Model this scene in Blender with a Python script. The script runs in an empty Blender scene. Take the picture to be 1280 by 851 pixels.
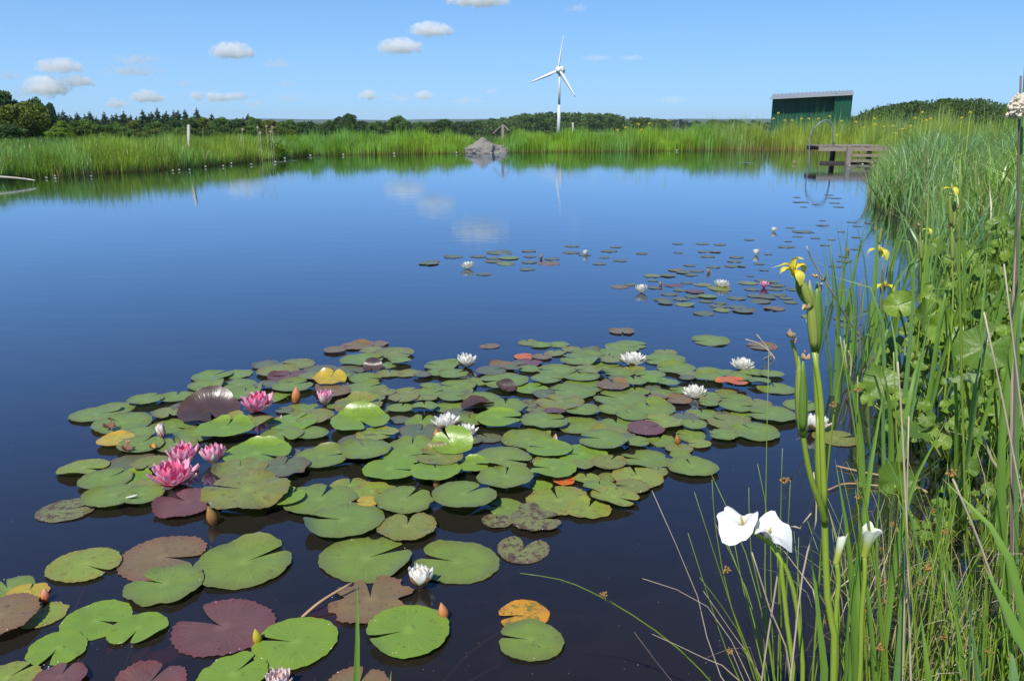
import bpy, math, random
import numpy as np
from mathutils import Vector, Matrix, noise

R = random.Random(7)
NR = np.random.default_rng(11)
PI = math.pi
C = bpy.context.scene.collection
S = bpy.context.scene

# ------------------------------------------------------------------ camera
FPX, EYE, PITCH = 1030.0, 1.65, math.radians(15.05)
cam = bpy.data.cameras.new('camera')
cam.sensor_width = 36.0
cam.lens = 36.0 * FPX / 1280.0
cam.clip_start = 0.05
cam.clip_end = 30000
camo = bpy.data.objects.new('camera', cam)
camo.location = (0, 0, EYE)
camo.rotation_euler = (PI / 2 - PITCH, 0, 0)
C.objects.link(camo)
S.camera = camo

# ------------------------------------------------------------------ sky and sun
SUN_EL, SUN_AZ = math.radians(50), math.radians(208)      # azimuth clockwise from +Y
HAZE_Z, HAZE_K, HAZE_C = 0.24, 0.94, (0.35, 0.59, 0.86)
W = bpy.data.worlds.new('World')
S.world = W
W.use_nodes = True
nt = W.node_tree
nt.nodes.clear()
sky = nt.nodes.new('ShaderNodeTexSky')
sky.sky_type = 'NISHITA'
sky.sun_disc = False
sky.sun_elevation = SUN_EL
sky.sun_rotation = SUN_AZ
sky.altitude = 0
sky.air_density = 0.5
sky.dust_density = 0.0
sky.ozone_density = 10.0
hs = nt.nodes.new('ShaderNodeHueSaturation')
hs.inputs['Saturation'].default_value = 1.17
bg = nt.nodes.new('ShaderNodeBackground')
bg.inputs['Strength'].default_value = 0.15
wo = nt.nodes.new('ShaderNodeOutputWorld')
nt.links.new(sky.outputs[0], hs.inputs['Color'])
# pale blue summer haze low in the air, all round the horizon
tcw = nt.nodes.new('ShaderNodeTexCoord'); sxw = nt.nodes.new('ShaderNodeSeparateXYZ')
nt.links.new(tcw.outputs['Generated'], sxw.inputs[0])
def wm(op, a, b):
    n = nt.nodes.new('ShaderNodeMath'); n.operation = op
    for i, v in enumerate((a, b)):
        if v is None: continue
        if isinstance(v, (int, float)): n.inputs[i].default_value = v
        else: nt.links.new(v, n.inputs[i])
    return n.outputs[0]
kz = wm('MULTIPLY', wm('EXPONENT', wm('MULTIPLY', wm('MAXIMUM', sxw.outputs[2], 0.0), -1 / HAZE_Z), None), HAZE_K)
hz = nt.nodes.new('ShaderNodeMix'); hz.data_type = 'RGBA'
nt.links.new(kz, hz.inputs[0]); nt.links.new(hs.outputs[0], hz.inputs[6]); hz.inputs[7].default_value = (HAZE_C[0] / 0.15, HAZE_C[1] / 0.15, HAZE_C[2] / 0.15, 1)
nt.links.new(hz.outputs[2], bg.inputs[0])
nt.links.new(bg.outputs[0], wo.inputs[0])
sl = bpy.data.lights.new('sun', 'SUN')
sl.energy = 4.9
sl.angle = math.radians(0.5)
sl.color = (1.0, 0.955, 0.88)
so = bpy.data.objects.new('sun', sl)
sdir = Vector((math.sin(SUN_AZ) * math.cos(SUN_EL), math.cos(SUN_AZ) * math.cos(SUN_EL), math.sin(SUN_EL)))
so.rotation_euler = sdir.to_track_quat('Z', 'Y').to_euler()
so.location = (0, 0, 50)
C.objects.link(so)
S.view_settings.view_transform = 'Standard'
S.view_settings.look = 'None'
S.view_settings.exposure = 0.12
S.view_settings.gamma = 1.0
S.cycles.transparent_max_bounces = 12
S.cycles.max_bounces = 16
S.cycles.volume_bounces = 16
S.cycles.volume_max_steps = 512
S.cycles.volume_step_rate = 0.35

# ------------------------------------------------------------------ pixel helpers (photo 1280 x 851)
CP, SP = math.cos(PITCH), math.sin(PITCH)
def ray(x, y):
    a, b = (x - 640) / FPX, -(y - 425.5) / FPX
    return Vector((a, CP + b * SP, -SP + b * CP))
def P(x, y, z=0.0):
    d = ray(x, y)
    t = (z - EYE) / d.z
    return Vector((d.x * t, d.y * t, z))
def PD(x, y, Y):
    d = ray(x, y)
    t = Y / d.y
    return Vector((d.x * t, Y, EYE + d.z * t))
def pxm(p):
    "metres per photo pixel at world point p"
    return (p.y * CP + (EYE - p.z) * SP) / FPX

# ------------------------------------------------------------------ scene helpers
def tag(o, label=None, cat=None, group=None, kind=None):
    if label: o['label'] = label
    if cat: o['category'] = cat
    if group: o['group'] = group
    if kind: o['kind'] = kind
    return o
def mesh(name, vs, fs, mats=None, smooth=True, uv=None, col=None, fmat=None):
    me = bpy.data.meshes.new(name)
    me.from_pydata([tuple(v) for v in vs], [], fs)
    if smooth: me.polygons.foreach_set('use_smooth', [True] * len(me.polygons))
    if uv is not None:
        l = me.uv_layers.new(name='UVMap')
        vi = np.zeros(len(me.loops), dtype=np.int32)
        me.loops.foreach_get('vertex_index', vi)
        l.data.foreach_set('uv', np.asarray(uv, dtype=np.float32)[vi].ravel())
    if col is not None:
        a = me.color_attributes.new('Col', 'FLOAT_COLOR', 'POINT')
        c = np.ones((len(vs), 4), dtype=np.float32)
        c[:, :3] = np.asarray(col, dtype=np.float32)
        a.data.foreach_set('color', c.ravel())
    if mats:
        for m in (mats if isinstance(mats, (list, tuple)) else [mats]): me.materials.append(m)
    if fmat is not None: me.polygons.foreach_set('material_index', fmat)
    me.update()
    return me
def link(name, me, parent=None, loc=(0, 0, 0), rot=None, scale=None):
    o = bpy.data.objects.new(name, me)
    C.objects.link(o)
    o.location = loc
    if rot is not None: o.rotation_euler = rot
    if scale is not None: o.scale = (scale,) * 3 if isinstance(scale, (int, float)) else scale
    if parent is not None: o.parent = parent
    return o
def empty(name, loc=(0, 0, 0), label=None, cat=None, group=None):
    o = bpy.data.objects.new(name, None)
    o.empty_display_size = 0.1
    o.location = loc
    C.objects.link(o)
    return tag(o, label, cat, group)
def copy_tree(o, parent=None):
    c = o.copy()
    C.objects.link(c)
    if parent is not None: c.parent = parent
    for ch in list(o.children): copy_tree(ch, c)
    return c

class MB:
    "mesh builder"
    def __init__(s): s.v, s.f, s.c, s.m = [], [], [], []
    def add(s, vs, fs, col=None, mi=0):
        n = len(s.v)
        s.v += [tuple(v) for v in vs]
        s.f += [tuple(i + n for i in f) for f in fs]
        s.m += [mi] * len(fs)
        s.c += [col or (1, 1, 1)] * len(vs)
        return s
    def box(s, a, b, col=None, M=None, mi=0):
        x0, y0, z0 = a; x1, y1, z1 = b
        vs = [Vector(p) for p in ((x0,y0,z0),(x1,y0,z0),(x1,y1,z0),(x0,y1,z0),(x0,y0,z1),(x1,y0,z1),(x1,y1,z1),(x0,y1,z1))]
        if M is not None: vs = [M @ v for v in vs]
        return s.add(vs, [(0,3,2,1),(4,5,6,7),(0,1,5,4),(1,2,6,5),(2,3,7,6),(3,0,4,7)], col, mi)
    def bar(s, p, q, w, h, col=None, roll=0.0, mi=0):
        "box beam from p to q"
        p, q = Vector(p), Vector(q)
        d = (q - p); L = d.length
        M = Matrix.Translation(p) @ d.to_track_quat('Z', 'Y').to_matrix().to_4x4() @ Matrix.Rotation(roll, 4, 'Z')
        return s.box((-w/2, -h/2, 0), (w/2, h/2, L), col, M, mi)
    def tube(s, pts, rad, n=6, col=None, cap=True, mi=0):
        pts = [Vector(p) for p in pts]
        if isinstance(rad, (int, float)): rad = [rad] * len(pts)
        vs, fs = [], []
        ref = Vector((0.31, 0.17, 0.93)).normalized()
        for i, p in enumerate(pts):
            t = (pts[min(i + 1, len(pts) - 1)] - pts[max(i - 1, 0)]).normalized()
            a = t.cross(ref if abs(t.dot(ref)) < 0.95 else Vector((1, 0, 0))).normalized()
            b = t.cross(a)
            for k in range(n):
                w = 2 * PI * k / n
                vs.append(p + (a * math.cos(w) + b * math.sin(w)) * rad[i])
        for i in range(len(pts) - 1):
            for k in range(n):
                k2 = (k + 1) % n
                fs.append((i*n+k, i*n+k2, (i+1)*n+k2, (i+1)*n+k))
        if cap:
            fs.append(tuple(range(n))[::-1]); fs.append(tuple((len(pts)-1)*n + k for k in range(n)))
        return s.add(vs, fs, col, mi)
    def me(s, name, mats, smooth=False, col=False):
        return mesh(name, s.v, s.f, mats, smooth, col=s.c if col else None, fmat=s.m)
    def obj(s, name, mats, parent=None, loc=(0,0,0), smooth=False, col=False):
        return link(name, s.me(name, mats, smooth, col), parent, loc)

def bez(p0, p1, p2, n):
    p0, p1, p2 = Vector(p0), Vector(p1), Vector(p2)
    return [p0 * (1-t)**2 + p1 * 2*t*(1-t) + p2 * t*t for t in [i / n for i in range(n + 1)]]
def smoothpath(pts, n=4):
    "Catmull-Rom through pts"
    pts = [Vector(p) for p in pts]
    if len(pts) < 3: return [pts[0].lerp(pts[-1], i / n) for i in range(n + 1)]
    out = []
    for i in range(len(pts) - 1):
        a = pts[i-1] if i > 0 else pts[0] * 2 - pts[1]
        b, c = pts[i], pts[i+1]
        d = pts[i+2] if i + 2 < len(pts) else pts[-1] * 2 - pts[-2]
        for k in range(n):
            t = k / n
            out.append(0.5 * ((2*b) + (c-a)*t + (2*a-5*b+4*c-d)*t*t + (3*b-a-3*c+d)*t**3))
    out.append(pts[-1])
    return out

# ------------------------------------------------------------------ materials
class MT:
    def __init__(s, name):
        s.m = bpy.data.materials.new(name)
        s.m.use_nodes = True
        s.t = s.m.node_tree
        s.t.nodes.clear()
        s.out = s.n('ShaderNodeOutputMaterial')
    def n(s, typ, **k):
        nd = s.t.nodes.new(typ)
        for a, b in k.items(): setattr(nd, a, b)
        return nd
    def l(s, a, b): s.t.links.new(a, b)
    def noise(s, vec, scale, detail=3, rough=0.5):
        nd = s.n('ShaderNodeTexNoise')
        nd.inputs['Scale'].default_value = scale
        nd.inputs['Detail'].default_value = detail
        nd.inputs['Roughness'].default_value = rough
        if vec is not None: s.l(vec, nd.inputs['Vector'])
        return nd.outputs['Fac']
    def math(s, op, a, b=None, c=None, clamp=False):
        nd = s.n('ShaderNodeMath', operation=op); nd.use_clamp = clamp
        for i, v in enumerate((a, b, c)):
            if v is None: continue
            if isinstance(v, (int, float)): nd.inputs[i].default_value = v
            else: s.l(v, nd.inputs[i])
        return nd.outputs[0]
    def mix(s, fac, a, b, mode='MIX'):
        nd = s.n('ShaderNodeMix', data_type='RGBA', blend_type=mode)
        for i, v in ((0, fac), (6, a), (7, b)):
            if isinstance(v, (int, float)): nd.inputs[i].default_value = v
            elif isinstance(v, tuple): nd.inputs[i].default_value = (*v, 1) if len(v) == 3 else v
            else: s.l(v, nd.inputs[i])
        return nd.outputs[2]
    def ramp(s, fac, stops):
        nd = s.n('ShaderNodeValToRGB')
        e = nd.color_ramp.elements
        while len(e) < len(stops): e.new(0.5)
        for i, (p, c) in enumerate(stops):
            e[i].position = p
            e[i].color = (*c, 1) if len(c) == 3 else c
        s.l(fac, nd.inputs[0])
        return nd.outputs[0]
    def step(s, v, lo, hi):
        nd = s.n('ShaderNodeMapRange', interpolation_type='SMOOTHSTEP')
        s.l(v, nd.inputs[0]); nd.inputs[1].default_value = lo; nd.inputs[2].default_value = hi
        return nd.outputs[0]
    def bump(s, h, strength=0.3, dist=0.01):
        nd = s.n('ShaderNodeBump')
        nd.inputs['Strength'].default_value = strength
        nd.inputs['Distance'].default_value = dist
        s.l(h, nd.inputs['Height'])
        return nd.outputs[0]
    def princ(s, col, rough=0.6, spec=0.5, normal=None, metal=0.0, trans=0.0, transcol=None, sheen=0):
        nd = s.n('ShaderNodeBsdfPrincipled')
        if isinstance(col, tuple): nd.inputs['Base Color'].default_value = (*col, 1)
        else: s.l(col, nd.inputs['Base Color'])
        if isinstance(rough, (int, float)): nd.inputs['Roughness'].default_value = rough
        else: s.l(rough, nd.inputs['Roughness'])
        nd.inputs['Specular IOR Level'].default_value = spec
        nd.inputs['Metallic'].default_value = metal
        if normal is not None: s.l(normal, nd.inputs['Normal'])
        sh = nd.outputs[0]
        if trans > 0:
            tr = s.n('ShaderNodeBsdfTranslucent')
            c = transcol if transcol is not None else col
            if isinstance(c, tuple): tr.inputs[0].default_value = (*c, 1)
            else: s.l(c, tr.inputs[0])
            mx = s.n('ShaderNodeMixShader'); mx.inputs[0].default_value = trans
            s.l(sh, mx.inputs[1]); s.l(tr.outputs[0], mx.inputs[2]); sh = mx.outputs[0]
        s.l(sh, s.out.inputs[0])
        return s.m
    def obj(s): return s.n('ShaderNodeTexCoord').outputs['Object']
    def uv(s): return s.n('ShaderNodeTexCoord').outputs['UV']
    def rnd(s): return s.n('ShaderNodeObjectInfo').outputs['Random']
    def pos(s): return s.n('ShaderNodeNewGeometry').outputs['Position']

def simple(name, col, rough=0.6, var=0.25, scale=20, spec=0.4, bump=0.0, trans=0.0, dist=0.01):
    t = MT(name)
    nz = t.noise(t.obj(), scale, 4)
    c = t.mix(nz, tuple(x * (1 - var) for x in col), tuple(min(1, x * (1 + var)) for x in col))
    c = t.mix(t.math('MULTIPLY', t.rnd(), var), c, tuple(x * 0.5 for x in col))
    return t.princ(c, rough, spec, t.bump(nz, bump, dist) if bump else None, trans=trans)

def leafcol(name, rough=0.45, trans=0.3, spec=0.45, warm=1.0):
    "foliage: colour per leaf from the Col attribute, thin and partly translucent"
    t = MT(name)
    a = t.n('ShaderNodeAttribute', attribute_name='Col').outputs['Color']
    nz = t.noise(t.obj(), 6.0, 3)
    c = t.mix(t.math('MULTIPLY', nz, 0.5), a, t.mix(1.0, a, (0.45, 0.5, 0.4), 'MULTIPLY'))
    tc = t.mix(1.0, a, (1.5, 1.6, 0.6), 'MULTIPLY')
    return t.princ(c, rough, spec, trans=trans, transcol=tc)

M = {}
M['reed'] = leafcol('reed_leaf', 0.36, 0.40, 0.55)
M['tree_leaf'] = leafcol('tree_leaf', 0.6, 0.25, 0.25)
M['bark'] = simple('bark', (0.12, 0.09, 0.065), 0.9, 0.4, 8, 0.2, 0.6, dist=0.05)
M['white_petal'] = None

def mk_water():
    t = MT('pond_water')
    pos = t.pos()
    mp = t.n('ShaderNodeMapping'); t.l(pos, mp.inputs[0]); mp.inputs['Scale'].default_value = (0.55, 1.5, 1)
    n1 = t.noise(mp.outputs[0], 2.2, 3, 0.5)
    n2 = t.noise(mp.outputs[0], 16.0, 2, 0.5)
    # calm and ruffled patches of the surface
    patch = t.step(t.noise(pos, 0.12, 2), 0.42, 0.66)
    h = t.math('ADD', t.math('MULTIPLY', n1, 0.6), t.math('MULTIPLY', t.math('MULTIPLY', n2, 0.17), t.math('ADD', patch, 0.35)))
    b = t.bump(h, 0.05, 0.05)
    lw = t.n('ShaderNodeLayerWeight'); lw.inputs['Blend'].default_value = 0.5; t.l(b, lw.inputs['Normal'])
    fac = t.math('ADD', t.math('MULTIPLY', t.math('POWER', lw.outputs['Facing'], 3.15), 1.0), 0.022, clamp=True)
    gl = t.n('ShaderNodeBsdfGlossy'); gl.inputs['Roughness'].default_value = 0.03; t.l(b, gl.inputs['Normal'])
    gl.inputs['Color'].default_value = (0.76, 0.87, 1.0, 1)
    # what lies below is seen through tea-brown water
    tr = t.n('ShaderNodeBsdfTransparent'); tr.inputs[0].default_value = (0.46, 0.42, 0.34, 1)
    # light scattered back by fine matter in the water
    df = t.n('ShaderNodeBsdfDiffuse'); df.inputs[0].default_value = (0.036, 0.029, 0.025, 1)
    m0 = t.n('ShaderNodeMixShader'); m0.inputs[0].default_value = 0.45
    t.l(tr.outputs[0], m0.inputs[1]); t.l(df.outputs[0], m0.inputs[2])
    mx = t.n('ShaderNodeMixShader')
    t.l(fac, mx.inputs[0]); t.l(m0.outputs[0], mx.inputs[1]); t.l(gl.outputs[0], mx.inputs[2])
    t.l(mx.outputs[0], t.out.inputs[0])
    return t.m
M['water'] = mk_water()

def mk_ground():
    t = MT('meadow_ground')
    pos = t.pos()
    sp = t.n('ShaderNodeSeparateXYZ'); t.l(pos, sp.inputs[0])
    n1 = t.noise(pos, 0.05, 4); n2 = t.noise(pos, 3.0, 5, 0.6)
    grass = t.mix(n1, (0.045, 0.085, 0.016), (0.085, 0.13, 0.03))
    grass = t.mix(t.math('MULTIPLY', n2, 0.6), grass, (0.05, 0.06, 0.02))
    mud = t.mix(n2, (0.018, 0.014, 0.009), (0.05, 0.038, 0.022))
    ln = t.n('ShaderNodeVectorMath', operation='LENGTH'); t.l(pos, ln.inputs[0])
    c = t.mix(t.math('MAXIMUM', t.step(sp.outputs[2], 0.05, 0.16), t.step(ln.outputs['Value'], 55.0, 70.0)), mud, grass)
    return t.princ(c, 0.95, 0.2, t.bump(n2, 0.6, 0.04))
M['ground'] = mk_ground()

# ------------------------------------------------------------------ shoreline and ground
shore_px = [(-60,232),(0,223),(60,220),(120,217),(180,213.5),(240,208.5),(300,203),(340,199),(375,195),(420,193.5),
            (500,192.5),(580,191.5),(650,190),(730,189.5),(820,188.5),(900,188),(960,188),(1010,189),(1060,191),
            (1098,196),(1118,203),(1114,215),(1106,228),(1103,245),(1112,262),(1150,276),(1185,300),(1185,340),(1170,400),
            (1160,460),(1162,530),(1185,590),(1205,660)]
shore = [P(x, y) for x, y in shore_px]
SH = [(p.x, p.y) for p in shore] + [(1.45, 2.45), (0.95, 1.95), (0.45, 1.45), (-0.6, 1.2), (-2.5, 1.1), (-6, 0.7), (-12, 1.5), (-17, 6), (-19, 14)]
SH = np.array(SH)
def sdist(X, Y):
    "signed distance to the shoreline, positive on land"
    X = np.asarray(X, float); Y = np.asarray(Y, float)
    best = np.full(X.shape, 1e18); ins = np.zeros(X.shape, bool)
    n = len(SH)
    for i in range(n):
        ax, ay = SH[i]; bx, by = SH[(i + 1) % n]
        dx, dy = bx - ax, by - ay
        t = np.clip(((X - ax) * dx + (Y - ay) * dy) / (dx*dx + dy*dy), 0, 1)
        best = np.minimum(best, (X - ax - t*dx)**2 + (Y - ay - t*dy)**2)
        c = ((ay > Y) != (by > Y)) & (X < (bx - ax) * (Y - ay) / (by - ay + 1e-12) + ax)
        ins ^= c
    d = np.sqrt(best)
    return np.where(ins, -d, d)
def gz(X, Y):
    d = sdist(X, Y)
    X = np.asarray(X, float); Y = np.asarray(Y, float)
    up = np.clip(d / 1.1, 0, 1); up = up*up*(3-2*up)
    dn = np.clip(-d / 1.6, 0, 1); dn = dn*dn*(3-2*dn)
    z = 0.17 * up - 0.75 * dn - 0.02
    z += 0.25 * np.clip((d - 1.0) / 8.0, 0, 1) * np.clip((X - 3) / 4.0, 0, 1)
    # the pond lies on a rise: the land falls away behind the belts, less so to the right
    az = np.arctan2(X, np.maximum(Y, 1e-3))
    fall = np.clip(1 - (az - 0.42) / 0.15, 0.25, 1)
    Dd = np.hypot(X, Y)
    z -= np.clip(np.clip(d - 5.0, 0, None) / 40.0, 0, 1) * fall * np.clip(0.0205 * Dd - 1.2, 0.0, 14.0)
    z += 0.02 * np.sin(X * 3.1 + 1.7 * np.sin(Y * 1.3)) * np.cos(Y * 2.7) * np.clip(d, 0, 1)
    return z
def g1(x, y): return float(gz(np.array([x]), np.array([y]))[0])
def axis(segs):
    out = []
    for a, b, st in segs:
        out += list(np.arange(a, b - 1e-6, st))
    out.append(segs[-1][1])
    return np.array(out)
gx = axis([(-4000,-1000,500),(-1000,-200,100),(-200,-60,20),(-60,-22,3),(-22,-1,0.8),(-1,6.5,0.18),(6.5,22,0.8),(22,60,3),(60,200,20),(200,1000,100),(1000,4000,500)])
gy = axis([(-300,-60,60),(-60,-5,6),(-5,0.5,0.6),(0.5,9,0.18),(9,50,0.8),(50,80,3),(80,200,15),(200,1000,80),(1000,6000,500)])
GX, GY = np.meshgrid(gx, gy)
GZ = gz(GX, GY)
nx, ny = len(gx), len(gy)
vs = np.stack([GX.ravel(), GY.ravel(), GZ.ravel()], 1)
idx = np.arange(nx * ny).reshape(ny, nx)
fs = np.stack([idx[:-1,:-1].ravel(), idx[:-1,1:].ravel(), idx[1:,1:].ravel(), idx[1:,:-1].ravel()], 1).tolist()
tag(link('ground', mesh('ground', vs.tolist(), fs, M['ground'])), kind='structure',
    label='green meadow ground running down into the pond bank')
wx0, wx1, wy0, wy1 = SH[:,0].min() - 1, SH[:,0].max() + 1, SH[:,1].min() - 0.8, SH[:,1].max() + 1
tag(link('water', mesh('water', [(wx0,wy0,0),(wx1,wy0,0),(wx1,wy1,0),(wx0,wy1,0)], [(0,1,2,3)], M['water'], False)),
    kind='structure', label='still blue pond water mirroring the sky')

# ------------------------------------------------------------------ blades in bulk (reeds, grass)
def blades(name, pts, hts, wid, lean, colA, colB, base, mat, droop=0.35, seed=1, levels=(0, .35, .7, 1), basefrac=0.14):
    """one mesh of many tapering bent blades. pts Nx3, hts N, wid N, lean N (metres sideways at the tip)"""
    r = np.random.default_rng(seed)
    N = len(pts)
    az = r.uniform(0, 2*PI, N); fa = r.uniform(0, PI, N)
    L = np.stack([np.cos(az), np.sin(az), np.zeros(N)], 1)
    Fv = np.stack([np.cos(fa), np.sin(fa), np.zeros(N)], 1)
    k = len(levels)
    V = np.zeros((N, 2*k - 1, 3)); Cc = np.zeros((N, 2*k - 1, 3))
    mixv = r.uniform(0, 1, (N, 1)); br = r.uniform(0.62, 1.5, (N, 1))
    # patches of different plants: some bluish, some yellowing, some dry
    f1 = np.sin(pts[:,0:1]*0.9 + 1.4*np.sin(pts[:,1:2]*0.7)) * 0.5 + 0.5
    f2 = np.sin(pts[:,0:1]*2.7 + 2.1*np.sin(pts[:,1:2]*1.9 + 1)) * 0.5 + 0.5
    mixv = np.clip(mixv * 0.6 + f1 * 0.45, 0, 1)
    bc = (np.array(colA) * (1 - mixv) + np.array(colB) * mixv) * br * (0.82 + 0.34 * f2)
    bc[:, 2] *= (0.7 + 1.5 * (1 - f1[:, 0]) * f2[:, 0])
    dry = r.uniform(0, 1, N) < 0.05
    bc[dry] = np.array([0.42, 0.32, 0.17]) * r.uniform(.6, 1.1, (int(dry.sum()), 1))
    for i, t in enumerate(levels):
        cen = pts + L * (lean * t**2)[:, None]
        cen[:, 2] += hts * (t - droop * r.uniform(0, 1, N) * 0.25 * t**3) if t < 1 else hts * (1 - droop * r.uniform(0, .5, N))
        w = wid * (1 - t**2.2) * 0.5 + 1e-4
        cc = bc if t > basefrac else np.tile(np.array(base), (N, 1)) * br
        if i < k - 1:
            V[:, 2*i] = cen - Fv * w[:, None]; V[:, 2*i+1] = cen + Fv * w[:, None]
            Cc[:, 2*i] = cc; Cc[:, 2*i+1] = cc
        else:
            V[:, 2*i] = cen; Cc[:, 2*i] = cc
    nvb = 2*k - 1
    off = (np.arange(N) * nvb)[:, None]
    quads = []
    for i in range(k - 2):
        quads.append(off + np.array([2*i, 2*i+1, 2*i+3, 2*i+2]))
    tri = off + np.array([2*(k-2), 2*(k-2)+1, 2*(k-1)])
    q = np.concatenate(quads, 0)
    me = bpy.data.meshes.new(name)
    me.vertices.add(N * nvb); me.vertices.foreach_set('co', V.reshape(-1))
    nl = len(q) * 4 + len(tri) * 3
    me.loops.add(nl); me.loops.foreach_set('vertex_index', np.concatenate([q.ravel(), tri.ravel()]).astype(np.int32))
    me.polygons.add(len(q) + len(tri))
    st = np.concatenate([np.arange(len(q)) * 4, len(q)*4 + np.arange(len(tri)) * 3]).astype(np.int32)
    me.polygons.foreach_set('loop_start', st)
    me.update(calc_edges=True)
    a = me.color_attributes.new('Col', 'FLOAT_COLOR', 'POINT')
    cc = np.ones((N * nvb, 4), dtype=np.float32); cc[:, :3] = Cc.reshape(-1, 3)
    a.data.foreach_set('color', cc.ravel())
    me.materials.append(mat)
    me.validate()
    return me

def shore_points(i0, i1, n, d0, d1, power=1.5, r=NR):
    "random points on land at distance d0..d1 from the shoreline between vertices i0 and i1"
    seg = np.vstack([SH, SH[:1]])[i0:i1+1]
    ln = np.hypot(*(seg[1:] - seg[:-1]).T); cum = np.concatenate([[0], np.cumsum(ln)])
    s = r.uniform(0, cum[-1], n); k = np.clip(np.searchsorted(cum, s) - 1, 0, len(ln) - 1)
    t = (s - cum[k]) / ln[k]
    a, b = seg[k], seg[k+1]
    p = a + (b - a) * t[:, None]
    nrm = np.stack([-(b - a)[:, 1], (b - a)[:, 0]], 1) / ln[k][:, None]
    d = d0 + (d1 - d0) * r.uniform(0, 1, n)**power
    return p + nrm * d[:, None], s / cum[-1], d
# ================================================================== LARGE SETTING
# ------------------------------------------------------------------ reed belts (uncountable: stuff)
def reed_belt(name, i0, i1, n, hfun, d1, colA, colB, base, wid, label, seed, lean=0.18, d0=-0.25, power=1.4):
    r = np.random.default_rng(seed)
    p, s, d = shore_points(i0, i1, n, d0, d1, power, r)
    keep = sdist(p[:, 0], p[:, 1]) > d0 * 1.3
    # clumps: drop blades by a low frequency field
    fld = np.sin(p[:,0]*2.1 + 1.3*np.sin(p[:,1]*1.7)) + np.sin(p[:,0]*0.83 + 2.0) + r.normal(0, 0.9, len(p))
    keep &= fld > -1.9
    p, s, d = p[keep], s[keep], d[keep]
    H = np.array([hfun(x, y, ss) for (x, y), ss in zip(p, s)])
    clump = 1 + 0.13 * np.sin(p[:,0]*1.9 + 2*np.sin(p[:,1])) + 0.07*np.sin(p[:,0]*5.1)
    H = H * clump * (r.uniform(0.70, 1.12, len(H)) + 0.3 * (r.uniform(0, 1, len(H)) < .04)) * np.clip(0.78 + d * 0.4, 0.65, 1)
    P3 = np.stack([p[:,0], p[:,1], np.maximum(gz(p[:,0], p[:,1]) - 0.02, -0.2)], 1)
    W_ = r.uniform(0.6, 1.3, len(H)) * wid
    me = blades(name, P3, H, W_, np.abs(r.normal(0, lean, len(H))) * H, colA, colB, base, M['reed'], 0.4, seed + 5)
    return tag(link(name, me), label, 'reeds', kind='stuff')
TAN = (0.30, 0.20, 0.07)
def hx(tab):
    xs = [a for a, b in tab]; hs_ = [b for a, b in tab]
    def f(x, y, s):
        px = 640 + FPX * x / (y * CP + EYE * SP)
        return float(np.interp(px, xs, hs_))
    return f
h_left = hx([(0,.84),(60,.86),(120,.96),(180,1.0),(250,.92),(330,.85),(380,0.85),(400,1.0),(560,1.0),(585,.7),(600,.3),(618,.3),(634,.95),(640,1.0),(840,1.1),(870,1.3),(960,1.4),(1100,1.4)])
reed_belt('left_reeds', 0, 8, 26000, h_left, 3.2, (0.17,0.34,0.045), (0.34,0.43,0.09), TAN, 0.018,
          'green reeds and sedges along the left far bank of the pond', 21, 0.2)
reed_belt('far_reeds', 8, 15, 26000, h_left, 3.0, (0.17,0.37,0.035), (0.33,0.47,0.07), TAN, 0.02,
          'bright green reeds in an even belt along the far bank', 22, 0.12)
reed_belt('jetty_reeds', 15, 20, 14000, hx([(840,1.4),(900,1.5),(960,1.55),(1100,1.5),(1300,1.5)]), 5.0, (0.19,0.34,0.03), (0.38,0.44,0.11), (0.38,0.28,0.10), 0.02,
          'tall mixed reeds on the bank behind the wooden jetty', 23, 0.15)
reed_belt('right_reeds', 20, 27, 24000, lambda x, y, s: 1.12, 7.0, (0.14,0.29,0.06), (0.34,0.47,0.17), (0.12,0.09,0.04), 0.026,  # darkened base colour paints the shade between the blades
          'dense blue green sedges leaning over the water on the right bank', 24, 0.4, -0.3, 1.0)
reed_belt('bank_sedges', 26, 34, 20000, lambda x, y, s: 0.62, 4.5, (0.10,0.22,0.02), (0.27,0.38,0.05), (0.07,0.055,0.03), 0.008,  # base coloured nearly black to paint in the dark gaps low down
          'low green sedge growing through the leaves on the near right bank', 25, 0.35, 0.1, 1.0)
reed_belt('tall_reeds', 16, 20, 900, lambda x, y, s: 2.0, 5.0, (0.20,0.34,0.06), (0.36,0.42,0.14), (0.38,0.30,0.12), 0.026,
          'scattered tall grey green reeds standing above the rest by the jetty and shed', 26, 0.10, 0.3, 1.0)
reed_belt('side_reeds', 37, len(SH), 11000, lambda x, y, s: 0.9, 3.0, (0.17,0.34,0.045), (0.34,0.43,0.09), TAN, 0.018,
          'green reeds down the left side of the pond beyond the frame', 27, 0.2)
reed_belt('bank_grass', 34, 38, 7000, lambda x, y, s: 0.2, 1.6, (0.15,0.30,0.03), (0.3,0.38,0.06), (0.2,0.18,0.06), 0.005,
          'short grass on the near bank below the camera', 28, 0.3, 0.15, 1.0)
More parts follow.
